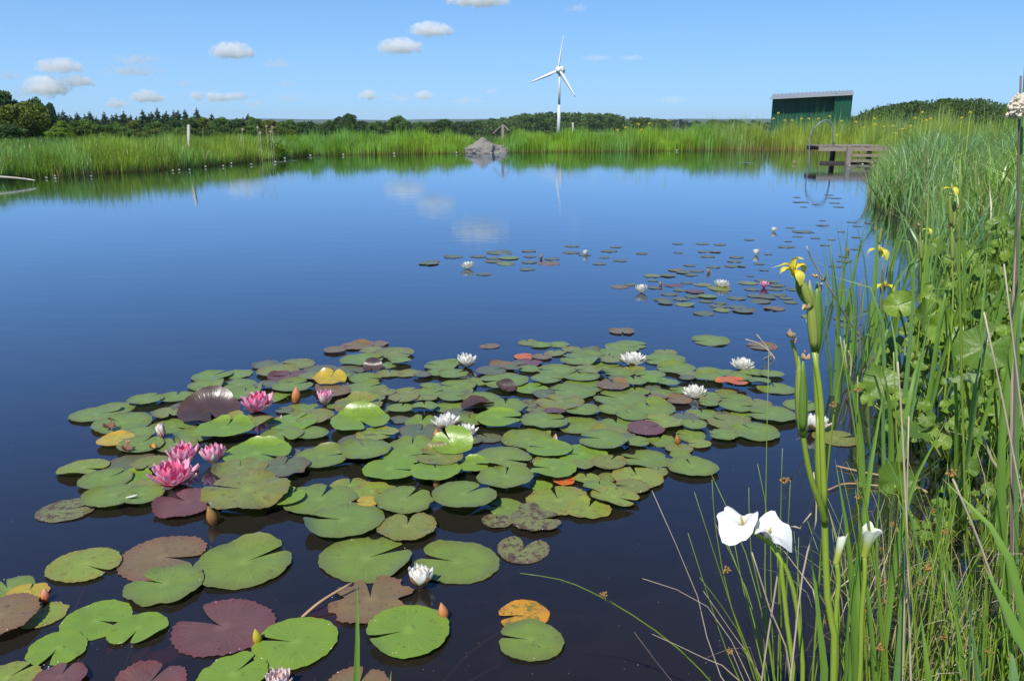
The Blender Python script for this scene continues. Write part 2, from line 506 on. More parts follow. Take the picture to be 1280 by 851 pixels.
# rough meadow behind the belts
def meadow(name, x0, x1, y0, y1, n, h, label, seed, cols):
    r = np.random.default_rng(seed)
    x = r.uniform(x0, x1, n); y = y0 + (y1 - y0) * r.uniform(0, 1, n)**1.6
    k = sdist(x, y) > 2.2
    x, y = x[k], y[k]
    hh = h * (1 + 0.18*np.sin(x*0.35 + np.sin(y*0.2)*2)) * r.uniform(0.6, 1.1, len(x))
    me = blades(name, np.stack([x, y, gz(x, y) - 0.02], 1), hh, r.uniform(0.02, 0.05, len(x)), 0.25*hh, cols[0], cols[1], cols[0], M['reed'], 0.4, seed)
    return tag(link(name, me), label, 'grass', kind='stuff')
meadow('left_meadow_grass', -60, -6, 26, 75, 20000, 0.5, 'rough green meadow grass behind the left reeds', 31, ((0.12,0.24,0.03),(0.18,0.28,0.04)))
meadow('far_meadow_grass', -8, 36, 44, 80, 9000, 0.5, 'meadow grass beyond the far reed belt', 32, ((0.12,0.22,0.03),(0.2,0.27,0.06)))
meadow('right_meadow_grass', 8, 40, 6, 46, 16000, 1.0, 'rough grass on the right bank behind the reeds', 33, ((0.13,0.25,0.03),(0.22,0.3,0.06)))

# ------------------------------------------------------------------ trees
def leaf_cloud(cen, rad, n, size, col, r, squash=1.0):
    "n leaf quads in a lumpy shell round cen; returns arrays"
    d = r.normal(0, 1, (n, 3)); d /= np.linalg.norm(d, axis=1)[:, None]
    rr = r.uniform(0.45, 1.0, n)**0.6
    p = cen + d * rr[:, None] * np.array(rad)
    a = r.normal(0, 1, (n, 3)); a /= np.linalg.norm(a, axis=1)[:, None]
    a = a * 0.7 + d * 0.45
    u = np.cross(a, r.normal(0, 1, (n, 3))); u /= np.linalg.norm(u, axis=1)[:, None]
    v = np.cross(a, u); v /= np.linalg.norm(v, axis=1)[:, None]
    s = size * r.uniform(0.6, 1.4, n)[:, None]
    V = np.stack([p - u*s, p - v*s*0.55, p + u*s, p + v*s*0.55], 1)
    c = np.tile(np.array(col), (n, 1)) * r.uniform(0.65, 1.35, n)[:, None]
    return V, np.repeat(c[:, None, :], 4, 1)
def cloud_mesh(name, parts, mat):
    V = np.concatenate([a for a, b in parts]).reshape(-1, 3); Cc = np.concatenate([b for a, b in parts]).reshape(-1, 3)
    n = len(V) // 4
    me = bpy.data.meshes.new(name)
    me.vertices.add(len(V)); me.vertices.foreach_set('co', V.ravel())
    me.loops.add(len(V)); me.loops.foreach_set('vertex_index', np.arange(len(V), dtype=np.int32))
    me.polygons.add(n); me.polygons.foreach_set('loop_start', (np.arange(n) * 4).astype(np.int32))
    me.update(calc_edges=True)
    a = me.color_attributes.new('Col', 'FLOAT_COLOR', 'POINT')
    cc = np.ones((len(V), 4), dtype=np.float32); cc[:, :3] = Cc; a.data.foreach_set('color', cc.ravel())
    me.materials.append(mat)
    return me
def broad_crown(seed, col, W_=4.5, Hh=7.0, clumps=34, per=190, size=0.30, low=0.15):
    r = np.random.default_rng(seed)
    parts = []
    for k in range(clumps):
        z = r.uniform(low, 0.93)
        prof = math.sin(PI * min(1, max(0.0, (z - low + 0.18) / (1.08 - low + 0.1))))**0.6
        a = r.uniform(0, 2*PI); q = r.uniform(0.2, 0.85)**0.5
        cen = np.array([math.cos(a) * W_ * prof * q * 0.8, math.sin(a) * W_ * prof * q * 0.8, z * Hh])
        rad = np.array([1, 1, 0.75]) * r.uniform(0.22, 0.4) * W_
        cc = np.array(col) * r.uniform(0.7, 1.35)
        parts.append(leaf_cloud(cen, rad, per, size, cc, r))
    return cloud_mesh('crown', parts, M['tree_leaf'])
def trunk_mesh(Hh, rad, seed, limbs=5):
    r = random.Random(seed)
    b = MB()
    b.tube(smoothpath([(0,0,-0.3),(r.uniform(-.1,.1)*rad*3,0,Hh*.3),(r.uniform(-.2,.2),r.uniform(-.2,.2),Hh*.8)], 2), [rad*1.2, rad, rad*.9, rad*.6, rad*.25], 7)
    for k in range(limbs):
        a = r.uniform(0, 2*PI); z0 = Hh * r.uniform(.25, .55); L = Hh * r.uniform(.2, .38)
        b.tube([(0,0,z0),(math.cos(a)*L*.5, math.sin(a)*L*.5, z0+L*.35),(math.cos(a)*L, math.sin(a)*L, z0+L*.9)], [rad*.5, rad*.3, rad*.08], 5)
    return b.me('trunk', M['bark'])
def conifer_crown(seed, col, Hh=9.0, W_=2.3):
    r = np.random.default_rng(seed)
    parts = []
    tiers = 17
    for k in range(tiers):
        t = k / (tiers - 1)
        z = Hh * (0.12 + 0.86 * t); wr = W_ * (1 - t)**0.8 * r.uniform(0.75, 1.15) + 0.12
        nb = max(3, int(9 * (1 - t) + 3))
        for j in range(nb):
            a = r.uniform(0, 2*PI)
            L = wr * r.uniform(0.6, 1.1)
            for q in (0.35, 0.7, 1.0):
                cen = np.array([math.cos(a)*L*q, math.sin(a)*L*q, z - 0.3*q*L])
                parts.append(leaf_cloud(cen, np.array([0.45, 0.45, 0.55]) * (0.22 + L*0.5), 14, 0.10 + 0.2*(1-t)**.7, np.array(col) * r.uniform(0.7, 1.3), r))
    parts.append(leaf_cloud(np.array([0, 0, Hh*0.99]), np.array([.05,.05,.55]), 14, 0.10, np.array(col), r))
    return cloud_mesh('crown', parts, M['tree_leaf'])
CG = {'dark': (0.062, 0.12, 0.034), 'mid': (0.105, 0.19, 0.036), 'warm': (0.145, 0.185, 0.026), 'light': (0.18, 0.29, 0.035), 'blue': (0.052, 0.105, 0.055)}
CROWN = {}
for k, c in CG.items():
    for s in range(2):
        CROWN[k, s] = broad_crown(100 + s * 7 + len(k), c)
CON = [conifer_crown(300 + s, CG['blue'] if s % 2 else CG['dark'], 9.0, 2.3 + 0.3 * (s % 2)) for s in range(4)]
TRB = [trunk_mesh(7.0, 0.25, s) for s in range(2)]
TRC = trunk_mesh(9.0, 0.16, 9, 0)
def tree(px, topy, Y, wpx, kind, var, label, group, name='tree', cat='tree'):
    "a tree whose top shows at photo (px, topy), standing at distance Y"
    base = PD(px, 150, Y); base.z = g1(base.x, base.y)
    top = PD(px, topy, Y)
    hgt = top.z - base.z
    o = empty(name, base, label, cat, group)
    if kind == 'conifer':
        s = hgt / 9.35
        c = link('crown', CON[var % 4], o, scale=(wpx * pxm(base) / 4.0, wpx * pxm(base) / 4.0, s))
        t = link('trunk', TRC, o, scale=(s, s, s))
    else:
        s = hgt / 7.3
        w = wpx * pxm(base) / 9.0
        c = link('crown', CROWN[kind, var % 2], o, scale=(w, w, s))
        t = link('trunk', TRB[var % 2], o, scale=(min(w, s),) * 2 + (s,))
    c.rotation_euler.z = R.uniform(0, 6.28)
    return o
LT = 'broadleaf trees at the left edge of the meadow'
tree(-28, 104, 150, 90, 'mid', 0, 'tall green broadleaf tree cut by the left edge of the frame', LT)
tree(4, 114, 148, 62, 'dark', 1, 'dark rounded tree at the far left, second from the frame edge', LT)
tree(38, 128, 138, 66, 'warm', 0, 'yellowish green bushy tree in front of the dark left trees', LT)
tree(14, 131, 134, 56, 'warm', 1, 'olive green tree low at the left edge beside the yellowish one', LT)
tree(47, 123, 170, 34, 'dark', 0, 'slim dark oak rising behind the yellowish green tree', LT)
tree(62, 129, 168, 26, 'blue', 1, 'small dark oak with an open crown right of the slim oak', LT)
tree(8, 156, 125, 50, 'dark', 0, 'very dark low tree under the olive tree at the left edge', LT)
tree(58, 148, 140, 44, 'mid', 1, 'mid green round tree at the foot of the dark oaks', LT)
tree(76, 152, 132, 28, 'light', 0, 'light green bush before the dark left woodland', LT, 'bush', 'bush')
tree(70, 160, 128, 34, 'light', 1, 'low bright green bush at the edge of the left meadow', LT, 'bush', 'bush')
tree(100, 151, 150, 46, 'mid', 0, 'wide green bush in front of the first conifers', LT, 'bush', 'bush')
tree(125, 155, 150, 40, 'mid', 1, 'second wide green bush in front of the conifers', LT, 'bush', 'bush')
CO = 'conifers along the left skyline'
cons = [(74,140),(80,137),(88,143),(97,140),(106,142),(113,138),(121,145),(131,139),(140,143),(146,141),(155,138),(164,143),(171,145),(179,136),(186,141),(190,139),(198,134),(204,142),(209,138),(218,137),(224,137),(232,136),(239,146),(247,134),(256,147),(265,141),(274,149),(285,150),(296,147),(304,146),(311,141),(324,149),(340,150),(352,151),(366,152),(380,152),(389,150)]
ordn = ['first','second','third','fourth','fifth','sixth','seventh','eighth','ninth','tenth','eleventh','twelfth','thirteenth','fourteenth','fifteenth','sixteenth','seventeenth','eighteenth','nineteenth','twentieth']
ordn += ['twenty-' + w for w in ordn[:9]] + ['thirtieth'] + ['thirty-' + w for w in ordn[:9]]
for i, (x, y) in enumerate(cons):
    spec = {247: 'tallest slim dark conifer standing clear of the left skyline', 311: 'lone pointed conifer above the low woods left of centre', 198: 'narrow dark spruce with a sharp top among the left conifers', 389: 'last small conifer at the right end of the left wood'}
    lab = spec.get(x) or 'dark green conifer, %s from the left along the skyline wood' % ordn[i]
    tree(x, y, 330 + R.uniform(-25, 25), R.uniform(18, 26), 'conifer', i, lab, CO, 'conifer', 'conifer')
MW = 'broadleaf trees in the left skyline wood'
mids = [(84,158,30),(110,153,34),(140,156,36),(168,152,32),(194,155,36),(215,150,30),(236,150,30),(254,149,34),(276,150,34),(298,151,34),(318,150,30),(338,152,34),(358,153,32),(376,155,28),(150,162,40),(190,163,40),(230,162,44),(272,160,40),(310,160,40),(350,160,40)]
for i, (x, y, w) in enumerate(mids):
    tree(x, y - 2, 290 + (20 if i < 14 else -40), w, ['mid', 'dark', 'mid', 'warm'][i % 4], i,
         '%s green broadleaf crown in the skyline wood, %s of the %s row from the left' % (['mid', 'dark', 'mid', 'olive'][i % 4], ordn[i if i < 14 else i - 14], 'upper' if i < 14 else 'lower'), MW)
tree(412, 151, 260, 24, 'dark', 0, 'small dark tree left of the taller one between the two far woods', 'trees left of the far hill')
tree(435, 142, 255, 26, 'dark', 1, 'dark round tree standing alone between the two far woods', 'trees left of the far hill')
tree(424, 146, 262, 26, 'blue', 1, 'dark tree with a flat crown beside the lone round tree', 'trees left of the far hill')
tree(497, 146, 420, 34, 'mid', 0, 'wide green crown alone on the skyline left of the rock', 'trees left of the far hill')
tree(555, 149, 420, 30, 'dark', 1, 'low dark crown on the skyline left of the wooden gatepost', 'trees left of the far hill')
tree(470, 151, 430, 26, 'mid', 1, 'faint low tree on the skyline right of the lone round tree', 'trees left of the far hill')
tree(528, 153, 430, 30, 'mid', 0, 'low green tree between the two wide skyline crowns', 'trees left of the far hill')

def far_wood(name, prof, Y0, Y1, n, col, label, seed, size=1.6, cw=7, low=168):
    "a distant wood: profile is a list of (photo x, photo y of its top)"
    r = np.random.default_rng(seed)
    xs = [a for a, b in prof]; ys = [b for a, b in prof]
    parts = []
    for k in range(n):
        x = r.uniform(xs[0], xs[-1]); Y = r.uniform(Y0, Y1)
        t = np.interp(x, xs, ys); y = t + (low - t) * r.uniform(0, 1)**1.3 + r.uniform(0, 2.0)
        c = PD(x, y, Y); s = pxm(c)
        rad = np.array([cw * r.uniform(.6, 1.3), cw * r.uniform(.6, 1.3), cw * r.uniform(.35, .55)]) * s
        c.z -= rad[2] * 0.8
        parts.append(leaf_cloud(np.array(c), rad, 60, size * s, np.array(col) * r.uniform(.65, 1.35), r))
    return tag(link(name, cloud_mesh(name, parts, M['tree_leaf'])), label, 'wood', kind='stuff')
far_wood('hill_wood', [(520,154),(560,152),(585,152),(610,149),(640,146),(660,141),(700,140),(760,142),(800,146),(835,150)], 640, 760, 800, (0.085,0.15,0.035),
         'far wooded hill on the skyline behind the wind turbine', 41)
far_wood('low_far_wood', [(372,153),(400,152),(450,151),(520,152),(600,152)], 480, 560, 330, (0.05,0.095,0.025), 'low far line of trees left of the hill', 42, low=170)
far_wood('left_far_wood', [(-700,140),(-560,128),(-420,136),(-300,126),(-180,132),(-60,128),(-20,140)], 200, 260, 420, (0.075,0.14,0.032),
         'wood beyond the meadow outside the left edge of the frame', 45, 1.7, 16, 165)
far_wood('distant_treeline', [(820,150),(850,148),(870,150),(900,148.5),(930,149),(965,149)], 900, 1100, 90, (0.045,0.075,0.035), 'thin distant treeline left of the green shed', 43, 1.1, 4, 160)
far_wood('right_wood', [(1060,148),(1080,140),(1100,133),(1120,129),(1140,126),(1165,123),(1190,122),(1210,123),(1225,122),(1240,126),(1262,131),(1275,126),(1330,122),(1400,124)], 230, 300, 700, (0.07,0.125,0.028),
         'dark green wood on the rise beyond the right bank', 44, 1.7, 13, 165)
# distant blue hills at the horizon
hm = simple('far_hill', (0.05, 0.085, 0.06), 0.9, 0.3, 0.01)
hv, hf = [], []
for i in range(61):
    a = math.radians(-50 + i * 100 / 60)
    D = 5200
    zt = -2 + 3 * math.sin(i * 0.7) + 2 * math.sin(i * 1.9 + 1)
    hv += [(math.sin(a)*(D-1000), math.cos(a)*(D-1000), -16), (math.sin(a)*D, math.cos(a)*D, zt), (math.sin(a)*(D+500), math.cos(a)*(D+500), -16)]
for i in range(60):
    for j in (0, 1): hf.append((3*i+j, 3*i+3+j, 3*i+4+j, 3*i+j+1))
tag(link('hills', mesh('hills', hv, hf, hm)), 'low blue hills at the horizon', kind='structure')

# ------------------------------------------------------------------ clouds (volumes)
def cloud_mat(name, dens, thr, asp):
    t = MT(name)
    oc = t.obj()
    ln = t.n('ShaderNodeVectorMath', operation='LENGTH'); t.l(oc, ln.inputs[0])
    mp = t.n('ShaderNodeVectorMath', operation='ADD'); t.l(oc, mp.inputs[0])
    cb = t.n('ShaderNodeCombineXYZ'); rn = t.math('MULTIPLY', t.rnd(), 40.0)
    for i in range(3): t.l(rn, cb.inputs[i])
    t.l(cb.outputs[0], mp.inputs[1])
    ps = t.n('ShaderNodeVectorMath', operation='SCALE'); t.l(t.pos(), ps.inputs[0]); ps.inputs[3].default_value = 1 / 22.0
    nz = t.noise(ps.outputs[0], 1.0, 7, 0.68)
    sp = t.n('ShaderNodeSeparateXYZ'); t.l(oc, sp.inputs[0])
    # flat base: density ends quickly below the middle
    flat = t.math('MULTIPLY', t.step(t.math('MULTIPLY', sp.outputs[2], -1.0), 0.05, 0.5), 0.6)
    v = t.math('SUBTRACT', t.math('SUBTRACT', t.math('MULTIPLY', nz, 4.4), ln.outputs['Value']), flat)
    v = t.step(v, thr, thr + 0.5)
    edge = t.math('SUBTRACT', 1.0, t.step(ln.outputs['Value'], 0.8, 0.98))
    v = t.math('MULTIPLY', t.math('MULTIPLY', v, edge), dens)
    pv = t.n('ShaderNodeVolumePrincipled')
    pv.inputs['Color'].default_value = (1, 1, 1, 1)
    pv.inputs['Anisotropy'].default_value = -0.5
    t.l(v, pv.inputs['Density'])
    t.l(pv.outputs[0], t.out.inputs[1])
    return t.m
CM = {'puffy': cloud_mat('cloud_puffy', 0.045, 1.30, 1), 'thin': cloud_mat('cloud_thin', 0.010, 1.5, 1)}
def ico(sub=2):
    import bmesh
    bm = bmesh.new(); bmesh.ops.create_icosphere(bm, subdivisions=sub, radius=1.0)
    me = bpy.data.meshes.new('cloud'); bm.to_mesh(me); bm.free(); return me
ICO = {}
for k in CM:
    ICO[k] = ico(); ICO[k].materials.append(CM[k])
clouds = [ # photo x, y, w, h, kind, label
 (598,2,80,22,'puffy','long flat bottomed white cloud at the top edge left of the turbine'),
 (538,40,62,20,'puffy','small white cloud, upper of the two above the skyline left of the turbine'),
 (500,61,62,22,'puffy','small white cloud, lower of the two above the skyline left of the turbine'),
 (290,67,58,24,'puffy','round white cloud high over the left wood'),
 (75,85,62,20,'puffy','upper puffy white cloud over the left trees'),
 (58,112,64,28,'puffy','large bright white cloud just above the left trees'),
 (97,104,44,16,'puffy','ragged white cloud touching the large one at its right'),
 (170,77,58,16,'thin','thin grey lilac cloud, upper of the pair right of the left puffy clouds'),
 (165,91,80,14,'thin','thin flat grey lilac cloud, lower of the pair'),
 (8,96,40,14,'thin','thin grey cloud cut by the left edge of the photo'),
 (184,123,44,18,'puffy','white cloud low over the conifers at the left'),
 (146,131,30,14,'puffy','small pale cloud just above the first conifers'),
 (248,121,22,14,'puffy','smallest of three white clouds in a row over the tall conifer'),
 (270,124,34,15,'puffy','middle of three white clouds in a row over the tall conifer'),
 (293,122,34,12,'puffy','rightmost of three white clouds in a row over the tall conifer'),
 (350,82,44,12,'thin','thin pale cloud right of the round white cloud'),
 (357,106,32,10,'thin','faint small cloud above the low woods'),
 (230,106,34,10,'thin','faint small cloud above the tall conifer'),
 (362,125,34,10,'thin','faint low cloud over the end of the left wood'),
 (320,131,34,10,'thin','faint low cloud over the middle of the left wood'),
 (460,121,30,14,'puffy','small white cloud low over the sky left of the rock'),
 (500,124,42,10,'thin','flat pale cloud right of the small low white one'),
 (530,121,28,12,'puffy','small bright cloud low over the sky above the rock'),
 (612,115,24,10,'thin','faint low cloud left of the turbine tower'),
 (585,127,40,9,'thin','faint flat cloud low over the wooded hill'),
 (722,12,30,9,'thin','faint grey wisp at the top right of the turbine'),
 (745,74,40,9,'thin','faint lilac wisp right of the turbine blades'),
 (790,74,32,8,'thin','second faint lilac wisp right of the turbine'),
 (842,126,36,9,'thin','faint low wisp left of the green shed'),
 (10,120,50,16,'thin','pale cloud low behind the trees at the left edge'),
]
for i, (x, y, w, h, k, lab) in enumerate(clouds):
    D = 2600 if k == 'puffy' else 3000; q_ = 0.84 if k == 'puffy' else 1.0
    c = PD(x, y, D); s = pxm(c)
    o = link('cloud', ICO[k], None, c, scale=(w * s * 0.66 * q_, w * s * 0.5 * q_, h * s * 0.85 * q_))
    tag(o, lab, 'cloud', 'white clouds over the pond')

# ------------------------------------------------------------------ wind turbine
tw = simple('turbine_white', (0.78, 0.79, 0.80), 0.35, 0.03, 2, 0.5)
tgy = simple('turbine_steel', (0.58, 0.62, 0.66), 0.4, 0.08, 2, 0.5)
tdk = simple('turbine_shade', (0.10, 0.11, 0.12), 0.6, 0.1, 2, 0.4)
TY = 250.0
hub = PD(698, 88, TY); tb = Vector((hub.x + 0.4, TY + 0.8, 0.1))
root = empty('wind_turbine', tb, 'white three bladed wind turbine on a grey mast beyond the far reeds', 'wind turbine')
hl = hub - tb
b = MB(); b.tube([(0,0,-4.3), (0,0,hl.z*0.36)], [0.55, 0.46], 16); b.obj('tower_base', tgy, root, smooth=True)
b = MB(); b.tube([(0,0,hl.z*0.36), (0,0,hl.z-0.4)], [0.36, 0.26], 16); b.obj('tower', tgy, root, smooth=True)
ax = Vector((-0.45, -1.0, 0.05)).normalized()         # rotor axis, towards the camera and a little left
b = MB(); c0 = Vector((0, 0, hl.z)) + Vector((0.0, 0, 0.1))
b.tube([c0 - ax*1.9, c0 - ax*1.6, c0 - ax*0.6, c0 + ax*0.5, c0 + ax*0.7], [0.4, 1.15, 1.4, 1.15, 0.7], 14); b.obj('nacelle', tw, root, smooth=True)
b = MB(); b.tube([c0 - ax*1.3 - Vector((-.2,0,.85)), c0 + ax*0.2 - Vector((-.2,0,.95))], [0.6, 0.6], 10); b.obj('nacelle_shade', tdk, root, smooth=True)  # dark cylinder painting in the shade under the nacelle's right side
hubp = Vector((hl.x, hl.y, hl.z)) + ax * 1.0 - Vector((hl.x, hl.y, 0)) + Vector((0,0,0.1))
b = MB(); b.tube([hubp - ax*.35, hubp, hubp + ax*.35, hubp + ax*.6], [0.8, 0.85, 0.6, 0.1], 14); b.obj('hub', tw, root, smooth=True)
ux = Vector((0,0,1)).cross(ax).normalized(); uz = ax.cross(ux).normalized()
def tblade(tip_px, twist, cf=1.25):
    tip = PD(tip_px[0], tip_px[1], TY) - tb
    d = tip - hubp; d -= ax * d.dot(ax); d = d.normalized(); L = 9.0
    s_ = ax.cross(d).normalized()
    vs, fs = [], []
    N = 10
    for i in range(N + 1):
        t = i / N
        ch = cf * (0.35 + 0.75 * math.sin(min(1, t / 0.28) * PI / 2)) * (1 - max(0, t - .2) * 1.02)
        tw_ = twist * (1 - t) + 0.12
        e = (s_ * math.cos(tw_) + ax * math.sin(tw_))
        nn = d.cross(e)
        p = hubp + d * (0.35 + L * t)
        th = ch * 0.13
        vs += [p - e*ch*.35, p + nn*th*.8, p + e*ch*.65, p - nn*th*.5]
    for i in range(N):
        for k in range(4):
            fs.append((4*i+k, 4*i+(k+1)%4, 4*i+4+(k+1)%4, 4*i+4+k))
    fs.append((4*N, 4*N+1, 4*N+2, 4*N+3))
    return link('blade', mesh('blade', vs, fs, tw), root)
tblade((665, 99), 0.5); tblade((719, 116), 0.4); tblade((704, 49), 0.5, .6)

# ------------------------------------------------------------------ green shed
sgreen = MT('green_sheet_steel')
oc_ = sgreen.obj(); nz_ = sgreen.noise(oc_, 1.2, 4)
sgreen = sgreen.princ(sgreen.mix(nz_, (0.007, 0.06, 0.032), (0.012, 0.10, 0.052)), 0.42, 0.5)
sroof = simple('roof_sheet_steel', (0.30, 0.33, 0.36), 0.5, 0.12, 1.5, 0.5)
sdark = simple('shed_interior', (0.02, 0.03, 0.025), 0.8, 0.2, 3)
A = PD(964, 148, 55.0); B = PD(1062, 148, 53.4); A.z = B.z = 0.4
L_ = (B - A).length; ux_ = (B - A).normalized(); uy_ = Vector((-ux_.y, ux_.x, 0))
root = empty('green_shed', A, 'dark green corrugated metal shed with grey roof behind the right reeds', 'shed')
def sp_(u, v, z): return ux_ * u + uy_ * v + Vector((0, 0, z))
def hf_(u): return 2.52 + 0.20 * u / L_      # eaves height over the shed floor
def sheet(name, u0, u1, v, z0, z1f, mat, depth=0.04, pitch=0.2, axis_='u'):
    "trapezoid-ribbed vertical wall sheet"
    vs, fs = [], []
    n = max(2, int(round((u1 - u0) / (pitch / 4)))); 
    for i in range(n + 1):
        u = u0 + (u1 - u0) * i / n
        o_ = depth * (1 if i % 4 in (0, 1) else 0)
        p0 = sp_(u, v - o_, z0) if axis_ == 'u' else sp_(v + o_, u, z0)
        vs += [p0, p0 + Vector((0, 0, z1f(u) - z0))]
    for i in range(n): fs.append((2*i, 2*i+2, 2*i+3, 2*i+1))
    return link(name, mesh(name, vs, fs, mat, False), root)
for k in range(5):
    u0, u1 = L_ * 0.8 * k / 5, L_ * 0.8 * (k + 1) / 5 - 0.02
    sheet('wall_sheet', u0, u1, 0.012 * (k % 2), -0.4, lambda u: hf_(u) + 0.0, sgreen)
sheet('sliding_door', L_*0.8 + 0.02, L_, -0.5, -0.4, lambda u: hf_(u) + 0.06, sgreen)['label'] = 'projecting bright green door panel'
sheet('side_wall', -0.5, 0.1, L_*0.8, -0.4, lambda v: 2.78, sgreen, axis_='v')
sheet('side_wall', -0.5, 2.4, L_, -0.4, lambda v: 2.8 + 0.06 * v, sgreen, axis_='v')
sheet('side_wall', 0, 2.4, 0.0, -0.4, lambda v: 2.56 + 0.06 * v, sgreen, axis_='v')
sheet('back_wall', 0, L_, 2.45, -0.4, lambda u: 2.7, sgreen)
vs, fs = [], []
n = int(L_ / 0.06)
for i in range(n + 1):
    u = -0.12 + (L_ + 0.2) * i / n
    o_ = 0.035 * math.sin(2 * PI * i / 4)
    for v, z in ((-0.75, 2.54), (2.6, 2.84)):
        vs.append(sp_(u, v, z + o_ + 0.20 * u / L_))
for i in range(n): fs.append((2*i, 2*i+2, 2*i+3, 2*i+1))
rf = link('roof', mesh('roof', vs, fs, sroof, True), root)
b = MB(); b.bar(sp_(-0.12, -0.77, 2.49), sp_(L_ + 0.08, -0.77, 2.71), 0.025, 0.12); b.obj('fascia', sroof, rf)
root.scale = (2.78,) * 3; root.location = Vector((0, 0, EYE)) + (Vector(A) - Vector((0, 0, EYE))) * 2.78
b = MB(); b.bar(sp_(L_*0.8, -0.54, -.4), sp_(L_*0.8, -0.54, 2.78), 0.06, 0.06); b.obj('door_frame', sgreen, root)

# ------------------------------------------------------------------ jetty and ladder
wood_t = MT('weathered_wood')
oc_ = wood_t.obj()
mp_ = wood_t.n('ShaderNodeMapping'); wood_t.l(oc_, mp_.inputs[0]); mp_.inputs['Scale'].default_value = (3, 25, 25)
gr = wood_t.noise(mp_.outputs[0], 2.0, 5, 0.6)
wcol = wood_t.mix(gr, (0.17, 0.135, 0.105), (0.37, 0.32, 0.265))
wcol = wood_t.mix(wood_t.math('MULTIPLY', wood_t.rnd(), 0.45), wcol, (0.16, 0.13, 0.10))
M['wood'] = wood_t.princ(wcol, 0.8, 0.25, wood_t.bump(gr, 0.5, 0.01))
M['wood_dark'] = simple('dark_wood', (0.06, 0.045, 0.035), 0.55, 0.4, 12, 0.4, 0.4)  # darker wood for the rear beam, rear posts and lowest rail
M['steel'] = simple('galvanised_tube', (0.16, 0.19, 0.21), 0.35, 0.15, 9, 0.6)
JY = P(1055, 204.5).y
j0 = P(1016, 204.5); j1 = PD(1104, 190, JY + 0.2)
DZ = PD(1055, 182, JY).z
root = empty('jetty', (j0.x + .18, JY, 0), 'low weathered wooden jetty on square posts by the right bank', 'jetty')
LX = 2.45
def jp(u, v, z): return (u, v, z)
npl = 14
for k in range(npl):         # deck planks run across the jetty
    u0 = LX * k / npl
    b = MB(); b.box((u0, -0.02 + R.uniform(-.02, .02), DZ - 0.045 + R.uniform(-.004, .006)), (u0 + LX/npl - 0.02, 1.45 + R.uniform(-.02, .02), DZ)); b.obj('plank', M['wood'], root)
b = MB(); b.bar((0, 0.02, DZ - 0.13), (LX, 0.02, DZ - 0.13), 0.15, 0.06, roll=PI/2); b.obj('beam', M['wood'], root)
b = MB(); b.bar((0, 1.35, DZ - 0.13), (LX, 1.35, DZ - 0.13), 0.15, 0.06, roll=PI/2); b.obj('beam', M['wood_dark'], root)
for z in (0.30, 0.10):
    b = MB(); b.bar((1.25, -0.02, z), (LX, -0.02, z), 0.10, 0.05, roll=PI/2); b.obj('rail', M['wood'], root)
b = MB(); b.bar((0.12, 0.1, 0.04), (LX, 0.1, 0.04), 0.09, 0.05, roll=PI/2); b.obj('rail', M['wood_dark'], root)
for u, v in ((1.12, -0.08), (2.5, -0.08), (1.05, 1.35), (2.5, 1.35)):
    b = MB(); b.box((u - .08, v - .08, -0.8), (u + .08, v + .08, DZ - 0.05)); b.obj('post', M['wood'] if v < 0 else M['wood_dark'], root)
lroot = empty('pool_ladder', (j0.x, JY, 0), 'curved metal ladder rails arching down from the jetty into the water', 'ladder')
s_ = pxm(j0)
for k, off in enumerate((Vector((0, 0.1, 0)), Vector((0.16, 0.55, 0)))):
    pts = []
    pxs = [(1013,212),(1013,204),(1013,190),(1013,176),(1016,165),(1022,157),(1030,151.5),(1037,151),(1042,157),(1043,168),(1043,181)]
    for x, y in pxs:
        q = PD(x, y, JY) - Vector((j0.x, JY, 0)); pts.append(q + off)
    b = MB(); b.tube(smoothpath(pts, 3), 0.024, 8); b.obj('rail', M['steel'], lroot, smooth=True)
for z in (-0.1, 0.16, 0.42):
    q = PD(1013, 190, JY) - Vector((j0.x, JY, 0)); q.z = z
    b = MB(); b.bar(q + Vector((0, 0.1, 0)), q + Vector((.16, .55, 0)), 0.09, 0.03); b.obj('tread', M['steel'], lroot)

# ------------------------------------------------------------------ rock, gatepost, posts, driftwood
rk = MT('rock_face')
oc_ = rk.obj(); n1 = rk.noise(oc_, 2.2, 6, 0.6); n2 = rk.noise(oc_, 9, 4, 0.6)
rc = rk.mix(n1, (0.13, 0.12, 0.11), (0.33, 0.31, 0.28)); rc = rk.mix(rk.step(n2, 0.5, 0.75), rc, (0.25, 0.22, 0.12))
M['rock'] = rk.princ(rc, 0.9, 0.2, rk.bump(n2, 0.8, 0.05))
import bmesh
bm = bmesh.new(); bmesh.ops.create_icosphere(bm, subdivisions=4, radius=1.0)
for v in bm.verts:
    p = v.co.copy()
    q = Vector((round(p.x*2.2)/2.2, round(p.y*2.2)/2.2, round(p.z*2.6)/2.6))
    p = p.lerp(q, 0.35) * (1 + 0.28 * noise.noise(p * 1.7 + Vector((3, 1, 2))) + 0.08 * noise.noise(p * 6))
    z = p.z
    pk = math.exp(-((p.x + 0.05) / 0.42)**2) * 0.30
    if z > 0: z = z * (0.62 + pk * 1.6)
    if abs(p.x - 0.02) < 0.05: z -= 0.07
    v.co = Vector((p.x * 1.08, p.y * 0.8, z * 0.72))
me = bpy.data.meshes.new('boulder'); bm.to_mesh(me); bm.free(); me.materials.append(M['rock'])
rp = P(605.5, 191.5); rp.y += 0.25
o = link('boulder', me, None, (rp.x, rp.y, 0.02), scale=0.97)
tag(o, 'grey cracked boulder at the water edge in a gap of the far reeds', 'rock')

